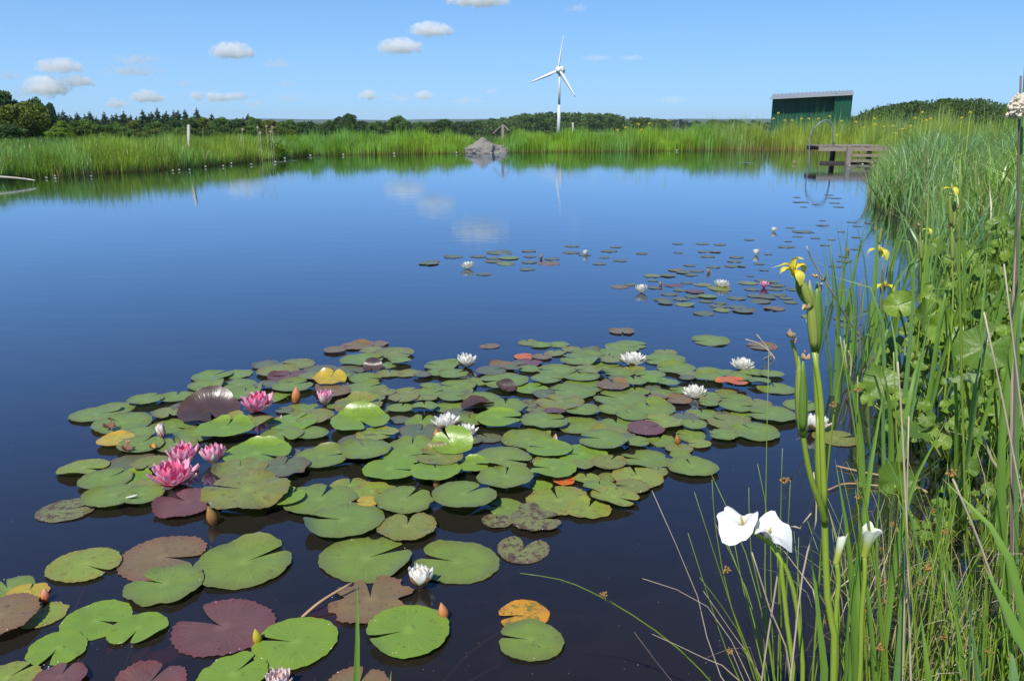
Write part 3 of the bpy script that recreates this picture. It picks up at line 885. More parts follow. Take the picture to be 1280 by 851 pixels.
root = empty('broken_gatepost', PD(628, 166, 45) * 1.0, 'pale timber post with two leaning struts behind the boulder', 'post')
bz = root.location.z
b = MB(); b.bar((0,0,-bz), (0.02, 0, PD(630,156,45).z - bz), 0.16, 0.14); b.obj('post', M['wood'], root)
b = MB(); b.bar((-0.1,-0.12,PD(628,158,45).z-bz), (-0.5,-.2,PD(628,167,45).z-bz), 0.09, 0.05); b.obj('strut', M['wood'], root)
b = MB(); b.bar((0.1,-0.12,PD(628,157,45).z-bz), (0.34,-.2,PD(628,163,45).z-bz), 0.09, 0.05); b.obj('strut', M['wood'], root)
def post(x, y0, y1, Y, w, lean, label):
    p = PD(x, y1, Y); g = g1(p.x, p.y); t = PD(x + lean, y0, Y)
    b = MB(); b.bar((0, 0, g - p.z - .2), Vector(t) - Vector(p), w, w * .8)
    b.tube([(t - p), (t - p) + Vector((0.0, 0, 0.03))], [w*.45, w*.2], 6)
    tag(b.obj('post', M['wood_pale'], None, p), label, 'post')
M['wood_pale'] = simple('pale_post_wood', (0.60, 0.54, 0.44), 0.8, 0.2, 10, 0.2, 0.3)
post(232, 157, 168, 31, 0.11, 4, 'pale leaning wooden post sticking out of the left reeds')
post(716, 154, 160, 46, 0.11, 0, 'short wooden post in the far reeds right of the turbine mast')
b = MB()
dpt = [PD(-40, 219, 21.6), PD(0, 221, 21.6), PD(20, 222.5, 21.7), PD(35, 224.2, 21.8), PD(44, 225.5, 21.8)]
b.tube(dpt, [.03,.026,.022,.02,.012], 7)
tag(b.obj('driftwood_branch', M['wood_pale'], None), 'pale forked driftwood branch lying in the water at the left edge', 'branch')
# leafy clump at the end of the left bank
def shrub(name, px, py, Y, rx, rz, n, col, size, label, cat='plant'):
    p = PD(px, py, Y); g = g1(p.x, p.y)
    o = empty(name, (p.x, Y, g), label, cat)
    r = np.random.default_rng(int(px))
    parts = [leaf_cloud(np.array([r.uniform(-.6,.6)*rx, r.uniform(-.3,.3), r.uniform(.35,.9)*rz]), np.array([.45*rx, .4, .42*rz]), n//6, size, np.array(col)*r.uniform(.8,1.2), r) for k in range(6)]
    link('foliage', cloud_mesh('foliage', parts, M['reed']), o)
    b = MB()
    for k in range(7): b.tube([(R.uniform(-.3,.3)*rx,0,-.1),(R.uniform(-.7,.7)*rx,R.uniform(-.2,.2),rz*.8)], [.012,.006], 5)
    b.obj('stem', M['bark'], o)
    return o
shrub('waterside_shrub', 342, 190, P(345, 199).y + .3, 1.0, .62, 900, (0.17,0.28,0.02), .06, 'yellow green leafy clump at the water edge of the left bank')
shrub('waterside_shrub', 855, 180, 44.5, .55, .42, 400, (0.10,0.18,0.02), .05, 'low leafy clump at the foot of the far reeds right of the turbine')

# ------------------------------------------------------------------ thin summer haze
t = MT('summer_haze'); pv = t.n('ShaderNodeVolumePrincipled')
pv.inputs['Color'].default_value = (0.80, 0.90, 1.0, 1); pv.inputs['Density'].default_value = 0.00006; pv.inputs['Anisotropy'].default_value = 0.0
t.l(pv.outputs[0], t.out.inputs[1])
b = MB(); b.box((-5600, -320, -18), (5600, 6100, 36))
tag(b.obj('haze', t.m), 'thin blue summer haze over the far land', kind='stuff')
# ================================================================== WATER LILIES
TONES = {  # top colour, rim colour, spot colour, spot amount, words
 'G': ((0.185,0.262,0.048),(0.14,0.14,0.05),(0.12,0.12,0.05),0.12,'mid green'),
 'B': ((0.185,0.295,0.040),(0.20,0.30,0.03),(0.12,0.12,0.03),0.10,'bright green'),
 'O': ((0.21,0.24,0.055),(0.20,0.14,0.05),(0.16,0.09,0.04),0.35,'olive green'),
 'Y': ((0.235,0.300,0.050),(0.28,0.22,0.05),(0.20,0.11,0.03),0.35,'yellowish green'),
 'A': ((0.46,0.36,0.045),(0.50,0.25,0.04),(0.25,0.20,0.04),0.30,'golden yellow'),
 'U': ((0.165,0.080,0.075),(0.17,0.05,0.06),(0.10,0.04,0.04),0.15,'purple brown'),
 'V': ((0.135,0.160,0.080),(0.16,0.07,0.07),(0.12,0.07,0.06),0.25,'greyish purple'),
 'N': ((0.215,0.150,0.070),(0.22,0.09,0.06),(0.12,0.06,0.04),0.30,'brownish'),
 'S': ((0.200,0.215,0.075),(0.17,0.12,0.07),(0.10,0.05,0.04),0.85,'brown spotted'),
 'R': ((0.60,0.13,0.035),(0.62,0.22,0.03),(0.35,0.30,0.05),0.30,'orange red'),
 'Q': ((0.60,0.30,0.03),(0.62,0.20,0.02),(0.14,0.16,0.03),0.75,'orange speckled'),
 'D': ((0.075,0.050,0.050),(0.10,0.05,0.04),(0.05,0.02,0.02),0.2,'dark maroon'),
}
def mk_pad(k):
    top, rim, spot, amt, _ = TONES[k]
    t = MT('lily_pad_' + TONES[k][4].replace(' ', '_'))
    uv = t.uv(); sp = t.n('ShaderNodeSeparateXYZ'); t.l(uv, sp.inputs[0])
    x = t.math('SUBTRACT', sp.outputs[0], 0.5); y = t.math('SUBTRACT', sp.outputs[1], 0.5)
    rho = t.math('MULTIPLY', t.math('SQRT', t.math('ADD', t.math('MULTIPLY', x, x), t.math('MULTIPLY', y, y))), 2.0)
    ang = t.math('ARCTAN2', y, x)
    rn = t.rnd()
    ov = t.n('ShaderNodeVectorMath', operation='ADD'); t.l(t.obj(), ov.inputs[0])
    cb = t.n('ShaderNodeCombineXYZ'); t.l(t.math('MULTIPLY', rn, 50.0), cb.inputs[0]); t.l(cb.outputs[0], ov.inputs[1])
    big = t.noise(ov.outputs[0], 7.0, 4, 0.6); fine = t.noise(ov.outputs[0], 60.0, 3, 0.6); mid = t.noise(ov.outputs[0], 24.0, 4, 0.65)
    # radiating veins that fork towards the rim
    wob = t.math('MULTIPLY', big, 0.5)
    v1 = t.math('ABSOLUTE', t.math('SINE', t.math('ADD', t.math('MULTIPLY', ang, 9.0), wob)))
    v2 = t.math('ABSOLUTE', t.math('SINE', t.math('ADD', t.math('MULTIPLY', ang, 18.0), wob)))
    vein = t.math('SUBTRACT', 1.0, t.step(v1, 0.0, 0.22))
    vein2 = t.math('MULTIPLY', t.math('SUBTRACT', 1.0, t.step(v2, 0.0, 0.3)), t.step(rho, 0.45, 0.7))
    vv = t.math('MULTIPLY', t.math('MAXIMUM', vein, t.math('MULTIPLY', vein2, 0.6)), t.math('SUBTRACT', 1.0, t.step(rho, 0.75, 1.0)))
    c = t.mix(big, tuple(a*0.78 for a in top), tuple(min(1, a*1.25) for a in top))
    c = t.mix(t.math('MULTIPLY', rn, 0.35), c, t.mix(1.0, c, (0.75, 0.85, 0.9), 'MULTIPLY'))
    c = t.mix(t.math('MULTIPLY', t.step(rho, 0.55, 1.02), t.math('MULTIPLY', big, 1.1)), c, rim)
    c = t.mix(t.math('MULTIPLY', t.math('SUBTRACT', 1.0, t.step(rho, 0.0, 0.25)), 0.4), c, tuple(min(1, a*1.6+.02) for a in top))
    c = t.mix(t.math('MULTIPLY', vv, 0.20), c, tuple(min(1, a*1.7+.015) for a in top))
    blot = t.math('MULTIPLY', t.step(mid, 0.62 - 0.16*amt, 0.68 - 0.1*amt), min(1, 0.35 + amt*.6))
    c = t.mix(blot, c, spot)
    fle = t.step(fine, 0.66 - 0.1*amt, 0.70 - 0.08*amt)
    c = t.mix(t.math('MULTIPLY', fle, 0.5 + amt*.4), c, tuple(a*.5 for a in spot))
    hgt = t.math('ADD', t.math('MULTIPLY', vv, -0.5), t.math('ADD', t.math('MULTIPLY', big, 1.2), t.math('MULTIPLY', fine, 0.35)))
    nrm = t.bump(hgt, 0.35, 0.004)
    pr = t.n('ShaderNodeBsdfPrincipled'); t.l(c, pr.inputs['Base Color'])
    t.l(t.math('ADD', 0.16, t.math('MULTIPLY', big, 0.32)), pr.inputs['Roughness']); pr.inputs['Specular IOR Level'].default_value = 0.5
    t.l(nrm, pr.inputs['Normal'])
    un = t.n('ShaderNodeBsdfPrincipled'); un.inputs['Base Color'].default_value = (0.085, 0.028, 0.018, 1); un.inputs['Roughness'].default_value = 0.45
    if k in 'B': un.inputs['Base Color'].default_value = (0.10, 0.07, 0.02, 1)
    mx = t.n('ShaderNodeMixShader'); t.l(t.n('ShaderNodeNewGeometry').outputs['Backfacing'], mx.inputs[0])
    t.l(pr.outputs[0], mx.inputs[1]); t.l(un.outputs[0], mx.inputs[2])
    tr = t.n('ShaderNodeBsdfTranslucent'); t.l(t.mix(1.0, c, (1.0, 1.1, 0.5), 'MULTIPLY'), tr.inputs[0])
    m2 = t.n('ShaderNodeMixShader'); m2.inputs[0].default_value = 0.10
    t.l(mx.outputs[0], m2.inputs[1]); t.l(tr.outputs[0], m2.inputs[2]); t.l(m2.outputs[0], t.out.inputs[0])
    return t.m
PM = {k: mk_pad(k) for k in TONES}

def pad_mesh(rad, notch, seed, rings=5, segs=40, wave=0.0, dish=0.0, curl=None, gap=0.22, ragged=0.0, teeth=0.0):
    """round leaf with a slit. notch: direction of the slit. curl: list of (direction, where, lift) lifting the part
    of the leaf beyond `where` (fraction of the radius) along `direction`"""
    r = random.Random(seed)
    ph = [r.uniform(0, 6.28) for _ in range(6)]
    vs, uv, fs = [(0, 0, 0)], [(0.5, 0.5)], []
    gp = gap * r.uniform(0.6, 1.3)
    cl = r.uniform(0.2, 1.0)
    for i in range(1, rings + 1):
        q = i / rings
        for j in range(segs + 1):
            t = j / segs
            # slit half-angle widens outwards a little, lobes rounded at the slit
            h = gp * (0.25 + 0.75 * q) * 0.5
            a = notch + h + (2*PI - 2*h) * t
            edge = min(t, 1 - t) * 2*PI
            rr = 1 - 0.22 * math.exp(-edge / 0.14) * cl
            rr *= 1 + 0.035 * math.sin(2*a + ph[0]) + 0.02 * math.sin(3*a + ph[1]) + (0.010 * math.sin(13*a + ph[2]) + 0.008 * math.sin(23*a + ph[3])) * q
            if teeth: rr *= 1 - teeth * abs(math.sin(17*a + ph[0])) * q**4
            if ragged: rr *= 1 - ragged * max(0, math.sin(5*a + ph[4]) * math.sin(3*a + ph[5])) * q
            p = rad * q * rr
            x, y = p * math.cos(a), p * math.sin(a)
            z = wave * rad * q*q * (0.55*math.sin(4*a + ph[1]) + 0.35*math.sin(7*a + ph[2]) + 0.3*math.sin(2*a + ph[4])) + dish * rad * q*q
            if curl:
                for cd, cw, cv in curl:
                    s = (x * math.cos(cd) + y * math.sin(cd)) / rad
                    if s > cw:
                        e = s - cw
                        # roll up about the hinge line
                        th = min(cv * e / max(0.05, 1 - cw), 2.2)
                        arc = e * rad
                        R_ = arc / max(th, 1e-3)
                        ds = R_ * math.sin(th) - arc
                        x += ds * math.cos(cd); y += ds * math.sin(cd); z += R_ * (1 - math.cos(th))
            vs.append((x, y, z)); uv.append((0.5 + 0.5*q*rr*math.cos(a), 0.5 + 0.5*q*rr*math.sin(a)))
    n = segs + 1
    for j in range(segs): fs.append((0, 1 + j, 2 + j))
    for i in range(rings - 1):
        for j in range(segs):
            a = 1 + i*n + j
            fs.append((a, a + n, a + n + 1, a + 1))
    return vs, fs, uv

# photo x, y, width, tone, slit direction (degrees, 0 right, 90 away), extras: w wave, h lift, c curl (dir, where, amount)
PADS = [
 (121,519,62,'G',20),(141,512,48,'G',200),(183,503,40,'G',60),(221,499,39,'G',100),(153,531,73,'G',150),(211,520,40,'O',300),
 (231,513,34,'V',200),(216,534,56,'G',340),(172,545,42,'G',170),(146,554,44,'A',350),(177,560,52,'G',80),(220,558,50,'G',120),
 (166,581,66,'V',20),(190,585,44,'O',270,dict(h=.02)),(104,587,56,'Y',-10),(133,603,64,'G',60),(167,599,42,'B',0),(141,625,70,'G',10),
 (178,624,52,'G',160),(184,611,40,'O',200),(84,638,70,'S',30),(234,632,84,'U',140,dict(h=.015,w=.05)),
 (265,471,46,'G',60),(296,468,38,'G',250),(258,484,42,'G',-30),(297,481,44,'G',190),(262,498,44,'G',50,dict(h=.02,w=.06)),(306,492,46,'G',100,dict(c=[(20,.3,1.2)])),
 (262,512,60,'O',30),(262,522,78,'D',300,dict(h=.02,w=.06,c=[(110,.1,1.1),(60,.3,.8)])),(346,497,36,'G',20),(334,457,36,'V',40),(372,455,42,'O',180),
 (348,466,50,'O',330),(402,463,44,'V',20),(362,474,52,'U',100,dict(w=.03)),(332,485,30,'V',0),(366,486,48,'G',45),(390,474,32,'O',0),
 (412,481,40,'A',80,dict(h=.02,w=.1,c=[(90,.2,1.1)])),(416,485,42,'N',10,dict(h=.012)),(416,493,44,'N',200),(378,512,42,'G',-40),(392,525,50,'O',150,dict(h=.018)),
 (366,532,56,'B',60,dict(h=.01,w=.05)),(353,548,50,'G',-60),(388,545,42,'G',190),(356,514,22,'G',0),(283,546,70,'B',90,dict(h=.03,c=[(90,.5,1.1)])),
 (243,545,50,'G',0),(292,536,50,'O',60,dict(h=.04,c=[(80,.4,1.0)])),(325,538,40,'O',200,dict(h=.03,c=[(330,.35,1.5)])),(322,574,86,'B',-25,dict(h=.025,w=.04,c=[(90,.62,1.2)])),
 (300,594,70,'O',100,dict(h=.02,w=.05)),(355,592,64,'V',88,dict(h=.025,w=.05)),(403,577,70,'G',20,dict(h=.02,w=.03,c=[(95,.75,1.2)])),(374,569,40,'V',0),
 (308,627,112,'O',165,dict(h=.035,w=.07)),(357,630,44,'B',60,dict(h=.012)),(400,628,94,'G',80),(437,609,46,'Y',95),(466,618,56,'Y',-20),(460,633,26,'A',0),
 (506,632,76,'G',62,dict(h=.012,w=.02)),(580,632,80,'G',48,dict(h=.03,w=.02)),(430,656,100,'G',172),(509,664,74,'O',90),(451,560,54,'V',40,dict(h=.01)),
 (457,573,66,'G',115,dict(h=.03,w=.04)),(472,549,52,'Y',-30,dict(h=.015)),(515,564,56,'G',92,dict(h=.01,w=.03,c=[(95,.72,1.2)])),(508,578,50,'B',10,dict(h=.012)),
 (488,596,66,'B',-10,dict(h=.04,w=.03)),(545,600,60,'B',100,dict(h=.04,w=.03)),(549,583,56,'O',170,dict(h=.05,c=[(95,.6,1.5)])),
 (566,572,48,'B',120,dict(h=.06,c=[(75,-.55,1.5)])),(592,588,40,'B',-10,dict(h=.01,c=[(90,.7,1.2)])),
 (419,439,30,'N',20),(446,433,38,'N',200),(471,430,28,'N',0),(464,439,30,'O',180),(453,453,50,'G',10),(494,444,46,'O',-20),(480,457,30,'G',100),
 (499,454,28,'G',200),(466,463,24,'D',270,dict(h=.01,c=[(90,-.4,1.7)])),(436,465,38,'V',0),(457,475,40,'G',0),(425,472,28,'G',50),(486,468,30,'O',90),(509,467,32,'O',180),
 (528,471,22,'G',150),(546,468,26,'G',40),(566,470,36,'G',30),(552,458,42,'G',170),(566,453,26,'B',60),(570,485,50,'G',160),(538,482,24,'G',0),(592,478,34,'G',120),
 (457,488,48,'G',0),(480,494,30,'O',60),(510,490,34,'O',0),(459,502,42,'G',200),(538,494,36,'G',30),(575,494,34,'G',110),(566,500,34,'G',10),(532,501,28,'O',0),
 (505,501,36,'O',250),(501,513,32,'G',80,dict(h=.01)),(531,513,32,'G',100,dict(h=.015)),(499,525,26,'V',0),(562,510,40,'G',180),(485,512,20,'G',0),(573,519,34,'V',60),
 (527,529,40,'G',85,dict(c=[(90,.7,1.2)])),(524,543,56,'V',80),(448,513,62,'O',30,dict(h=.03,w=.04,c=[(85,.3,1.0)])),(450,534,76,'B',-60,dict(h=.03,c=[(92,.45,1.3)])),
 (597,513,40,'D',0,dict(h=.02,c=[(300,-.2,.9),(110,.1,.9)])),(420,507,26,'G',0),(612,433,24,'N',0),(661,429,26,'O',0),(676,432,26,'G',180),(698,431,26,'G',200),
 (694,442,28,'O',90),(715,437,26,'O',0),(739,439,22,'R',0,dict(h=.01,w=.1)),(656,446,26,'R',40),(677,447,26,'N',70),(660,455,36,'U',0),(628,459,30,'N',0),(640,463,22,'G',20),
 (661,463,28,'G',180),(648,456,18,'O',0),(614,467,36,'V',30),(696,466,46,'G',175),(725,453,48,'G',170),(735,447,40,'G',350),(729,441,24,'G',0),(764,453,30,'O',70),
 (764,443,34,'G',250),(757,460,44,'G',20),(722,460,30,'O',0),(736,466,36,'O',190),(685,477,40,'G',-10),(727,474,42,'G',100),(630,479,58,'G',200,dict(h=.015)),
 (663,488,42,'B',40),(712,493,60,'G',165),(730,485,52,'G',-10,dict(h=.01)),(776,500,70,'G',150),(766,485,40,'N',0),(680,497,32,'V',0),(700,507,56,'O',0),(664,505,30,'S',0),
 (726,516,44,'G',190),(675,514,38,'S',170),(693,519,26,'U',0),(769,515,40,'G',95),(600,503,46,'G',200),(632,513,50,'G',90,dict(h=.02,w=.03)),
 (624,531,54,'B',0,dict(h=.02,c=[(90,.7,1.3)])),(680,530,62,'G',10),(725,532,58,'G',150),(771,532,44,'G',90),(632,491,24,'D',270,dict(h=.01,c=[(90,-.3,1.8),(200,.2,1)])),
 (585,495,20,'G',0),(588,528,38,'G',100),(660,551,64,'G',-10),(671,542,36,'Y',180),(754,557,60,'G',170,dict(h=.015)),(685,567,54,'B',172,dict(h=.02)),(728,572,60,'B',180,dict(w=.03)),
 (627,578,80,'G',-20),(611,548,32,'V',0),(592,552,22,'Y',180),(682,581,32,'O',0),(691,594,56,'B',170,dict(h=.012)),(677,608,26,'B',0),(632,606,70,'G',84,dict(h=.02)),
 (634,636,46,'G',160),(621,653,37,'S',90),(661,637,24,'S',0),(670,654,60,'S',0),(698,627,84,'Y',100),(735,639,53,'Y',70),(750,614,39,'G',90),(728,586,28,'O',80),(733,600,32,'Y',90),
 (761,583,42,'O',60),(760,597,24,'O',30),(768,627,56,'Y',-30),(705,603,28,'R',0),(654,687,69,'S',75,dict(g=.75)),
 (777,415,34,'N',270),(778,435,42,'G',0),(789,431,38,'G',-10),(832,441,28,'O',90),(829,450,50,'G',190),(844,462,46,'G',170),(886,464,32,'G',0),(885,474,36,'G',90,dict(c=[(90,.6,1.2)])),
 (910,468,30,'G',0),(922,474,32,'G',180),(914,483,36,'R',10,dict(h=.012,w=.06)),(792,463,30,'O',0),(774,468,34,'G',180),(812,470,36,'G',0),(818,477,30,'B',30),(835,482,26,'G',150),
 (793,480,30,'G',90),(772,476,22,'O',90),(795,490,34,'G',90),(829,493,32,'G',10),(816,485,20,'N',90),(850,488,26,'G',0),(858,476,20,'U',0),(859,470,24,'O',90),(848,503,32,'N',170),
 (822,499,24,'N',0),(907,491,26,'O',180),(919,501,38,'G',170),(889,496,26,'G',0),(887,502,26,'O',0),(885,508,24,'G',0),(921,512,40,'G',-10),(878,519,38,'G',85),(816,513,54,'G',110),
 (789,523,38,'G',120),(830,531,50,'Y',160),(867,535,32,'G',85),(911,530,52,'O',140),(904,518,20,'G',90),(928,521,30,'G',0),(856,524,34,'V',0),(807,540,46,'U',20),
 (825,551,39,'G',80),(863,545,36,'G',160),(849,562,33,'O',90),(874,556,29,'Y',175),(851,572,26,'G',90),(865,587,63,'G',98,dict(g=.3)),(904,548,35,'G',180),(944,543,58,'G',120,dict(g=.3)),
 (805,575,68,'G',165),(797,557,30,'G',0),(797,600,60,'Y',95),(820,591,30,'O',60),(790,612,40,'O',0),(785,549,20,'Y',90),(762,543,46,'O',90),
 (888,426,47,'G',190),(952,433,36,'N',180),(964,470,28,'G',80),(940,468,30,'G',0),(970,486,44,'G',90),(948,480,28,'G',170),(947,508,34,'O',0),(965,522,62,'G',175),(1002,507,42,'G',0),(1045,548,52,'O',10),
 (106,708,87,'Y',-25),(203,697,112,'N',-8,dict(g=.35)),(206,734,98,'G',160),(305,705,122,'G',42,dict(g=.18)),(10,737,62,'G',0),(36,742,44,'A',100),(2,781,94,'N',200,dict(h=.03)),(52,769,62,'Y',110),
 (121,776,86,'B',-15,dict(g=.3)),(72,813,72,'B',-88,dict(g=.35)),(173,788,70,'B',-92,dict(g=.35)),(10,852,76,'Y',60),(76,852,58,'U',90,dict(w=.05)),(184,858,98,'U',80,dict(w=.04)),
 (279,784,127,'U',152,dict(g=.55,w=.015)),(369,805,106,'B',172,dict(g=.2)),(292,847,86,'B',60),(458,698,116,'G',30,dict(g=.3)),(571,703,106,'G',165),(463,751,108,'N',100,dict(r=.35,g=.6)),
 (510,792,108,'B',200,dict(g=.25)),(446,861,90,'N',80),(654,769,60,'Q',195,dict(g=.4,w=.04)),(663,802,84,'G',172,dict(g=.3)),
 (785,412,16,'N',0),
 # open water beyond the main raft
 (775,359,25,'N',0),(789,356,18,'G',0),(815,345,24,'G',0),(835,345,20,'O',0),(816,351,14,'N',0),(846,338,24,'N',0),(854,341,18,'U',0),(870,339,20,'N',0),(864,344,18,'N',0),
 (892,334,18,'G',0),(862,332,16,'V',0),(915,333,20,'V',0),(927,333,12,'V',0),(949,330,14,'V',0),(955,338,12,'V',0),(842,357,24,'U',0),(858,354,16,'N',0),(878,356,24,'G',0),
 (819,360,18,'O',0),(850,363,18,'O',0),(869,365,24,'U',0),(837,368,22,'G',0),(866,371,20,'G',0),(884,371,24,'G',0),(852,374,22,'G',0),(827,375,22,'G',0),(832,379,20,'O',0),
 (856,381,26,'G',0),(883,377,18,'O',0),(901,379,16,'N',0),(898,383,22,'G',0),(903,388,24,'G',0),(921,373,24,'G',0),(922,384,22,'G',0),(930,389,28,'G',0),(880,392,28,'G',120),
 (900,361,32,'O',0),(935,354,26,'G',0),(953,351,20,'V',0),(971,357,22,'G',0),(940,362,20,'G',0),(965,353,18,'G',0),(945,370,24,'O',0),(959,372,24,'G',0),(950,377,28,'G',0),
 (973,369,20,'G',0),(982,373,18,'O',0),(989,378,20,'V',0),(969,362,20,'G',0),(968,386,28,'N',0),(993,362,22,'G',0),(938,345,10,'U',0),
 (536,330,26,'V',0),(566,321,26,'V',0),(541,327,18,'G',0),(625,316,34,'V',0),(598,321,20,'G',0),(617,323,20,'N',0),(636,323,26,'G',0),(661,314,20,'N',0),(617,327,24,'G',0),
 (633,330,26,'G',0),(662,321,16,'O',0),(662,328,20,'V',0),(690,324,20,'G',0),(686,330,30,'N',0),(659,337,20,'V',0),(605,343,19,'V',0),(715,308,18,'V',0),(714,316,22,'V',0),
 (731,319,16,'U',0),(756,322,14,'O',0),(749,330,18,'G',0),(761,314,22,'G',0),(770,309,16,'V',0),(775,326,18,'G',0),
 (802,317,16,'V',0),(847,305,14,'V',0),(848,316,13,'G',0),(878,305,17,'G',0),(900,306,17,'V',0),(880,315,18,'N',0),(894,315,16,'V',0),(885,321,18,'G',0),(936,300,14,'V',0),
 (921,322,18,'V',0),(918,327,18,'V',0),(1004,290,28,'V',0),(997,296,12,'V',0),(1019,298,13,'V',0),(983,309,22,'U',0),(985,302,10,'V',0),(1028,282,17,'V',0),(1028,276,9,'V',0),
 (1032,307,13,'D',0),(1052,290,10,'V',0),(1070,297,12,'U',0),(1040,300,10,'V',0),(1055,321,14,'U',0),(1070,312,13,'V',0),(1044,333,16,'O',0),(1055,327,18,'V',0),(1071,283,11,'V',0),
 (1065,278,14,'U',0),(1089,279,17,'V',0),(1055,399,26,'G',0),(1055,407,22,'G',0),(1014,396,26,'O',0),(1087,389,14,'G',0),(960,318,11,'V',0),(988,285,12,'V',0),
 (996,247,10,'V',0),(1001,253,20,'V',0),(1036,244,12,'V',0),(1043,248,18,'V',0),(1048,259,15,'V',0),(1005,259,10,'V',0),(1019,256,8,'V',0),(1043,254,14,'V',0),(932,204,22,'V',0),
 (350,203,22,'U',0),(366,201,16,'U',0),(392,197,18,'U',0),(1079,209,20,'U',0),(1096,208,14,'U',0),
]
# the distant pads look duller: many are bronzed or greyish
PADS = [((p[0], p[1], p[2], ('V' if i % 5 < 2 else 'O') if (p[3] == 'G' and p[1] < 400 and i % 5 < 4) else p[3]) + tuple(p[4:])) for i, p in enumerate(PADS)]
# flowers: photo x, y of the middle of the base, width, kind, openness (0 closed .. 1 flat), label
FLOWERS = [
 (323,514,46,'pink',.75,'open pink water lily at the left, alone above the dark curled maroon leaf'),
 (406,506,29,'pink',.45,'half open pink water lily just left of the big glossy curled leaf'),
 (231,580,48,'pink',.62,'pink water lily at the back left of the group of three, behind the largest'),
 (268,580,42,'pink',.52,'pink water lily at the right of the group of three'),
 (217,605,60,'pink',.85,'largest pink water lily, front bloom of the group of three with yellow centre'),
 (203,548,22,'pinkbud',.2,'pale pink bud just opening behind the group of three pink lilies'),
 (955,360,15,'pink',.6,'small pink water lily on the far raft of pads at the right'),
 (348,862,46,'blush',.6,'blush pink water lily cut by the bottom edge of the photo'),
 (525,734,40,'white',.42,'cupped white water lily alone near the bottom, above the bright green pad'),
 (582,459,28,'white',.5,'white water lily at the back left edge of the main raft'),
 (791,456,32,'white',.75,'white water lily at the back of the raft, beside a wide green pad'),
 (927,461,28,'white',.8,'white water lily at the far right corner of the raft'),
 (868,496,30,'white',.8,'white water lily left of the orange red pad'),
 (558,535,35,'white',.7,'larger of two white water lilies side by side in the middle of the raft'),
 (583,545,29,'white',.75,'smaller of two white water lilies side by side, front right one'),
 (1018,538,40,'white',.7,'white water lily behind the tall iris stems at the right'),
 (585,336,17,'white',.6,'white water lily at the left end of the far pad patch'),
 (802,366,18,'white',.5,'white water lily at the left of the far right pad patch'),
 (902,359,20,'white',.75,'white water lily left of the small pink one in the far patch'),
 (945,319,10,'white',.3,'small white water lily in cup shape on open water beyond the far patch'),
 (967,290,9,'white',.4,'tiny white water lily with a dark pad farthest out on the water'),
 (732,319,8,'white',.25,'small white bud standing above the far middle pad patch'),
]
BUDS = [
 (370,503,18,'orange','brown orange lily bud standing upright beside the raft left of the half open pink lily'),
 (556,774,20,'orange','orange pink lily bud leaning on the bright green pad near the bottom'),
 (57,752,16,'red','red orange pointed lily bud among the yellow pads at the left edge'),
 (323,804,18,'yellow','yellow green lily bud between the purple pad and a bright green pad'),
 (268,655,22,'brown','brown orange lily bud below the large olive pad near the pink group'),
 (546,610,14,'brown','slim brown bud under the folded bright leaf'),
 (545,548,11,'orange','small orange bud just left of the two white lilies'),
 (693,556,13,'white','brown lily bud with a white tip on a green pad in the raft'),
 (848,556,13,'brown','dark brown lily bud on the small speckled pad right of the purple pad'),
 (350,527,8,'white','tiny white bud right of the lone pink lily'),
 (826,358,6,'brown','tiny dark bud between the two white lilies of the far right patch'),
 (886,342,6,'brown','tiny dark bud behind the white lily of the far right patch'),
 (1060,317,8,'brown','tiny pale bud on the small purple pad near the reeds'),
 (1014,388,14,'blush','pale pink bud hidden behind the iris stem'),
 (676,324,6,'brown','tiny brown bud in the far middle pad patch'),
]
LANDMARKS = [(x, y, n) for x, y, n in [
 (323,514,'the lone pink lily'),(406,506,'the half open pink lily'),(217,605,'the largest pink lily'),(203,548,'the opening pink bud'),(955,360,'the small far pink lily'),
 (348,862,'the blush lily at the bottom edge'),(525,734,'the cupped white lily near the bottom'),(582,459,'the raft\'s back left white lily'),
 (791,456,'the raft\'s back middle white lily'),(927,461,'the raft\'s far right white lily'),(868,496,'the white lily beside the red pad'),
 (558,535,'the two white lilies side by side'),(1018,538,'the white lily behind iris stems'),(585,336,'the white lily left of the far patch'),
 (802,366,'the left white lily far right'),(902,359,'the middle white lily far right'),(945,319,'the small cupped white lily far out'),
 (967,290,'the tiny farthest white lily'),(732,319,'the white far middle bud'),(370,503,'the upright orange bud'),(556,774,'the leaning orange pink bud'),
 (57,752,'the red bud at the left edge'),(323,804,'the yellow green bud'),(268,655,'the bud under the big olive pad'),(693,556,'the white tipped brown bud'),
 (848,556,'the dark brown bud on a pad'),(546,610,'the bud under the folded leaf'),(676,324,'the tiny far middle bud'),
 (1013,205,'the metal ladder'),(138,541,'the crumpled dead leaf'),(1098,315,'the yellow iris over the water'),(605,191,'the boulder'),(342,190,'the yellow green bank clump')]]
def dirword(dx, dy):
    if abs(dx) > 1.6 * abs(dy): return 'right of' if dx > 0 else 'left of'
    if abs(dy) > 1.6 * abs(dx): return 'in front of' if dy > 0 else 'behind'
    return ('front right of' if dx > 0 else 'front left of') if dy > 0 else ('back right of' if dx > 0 else 'back left of')
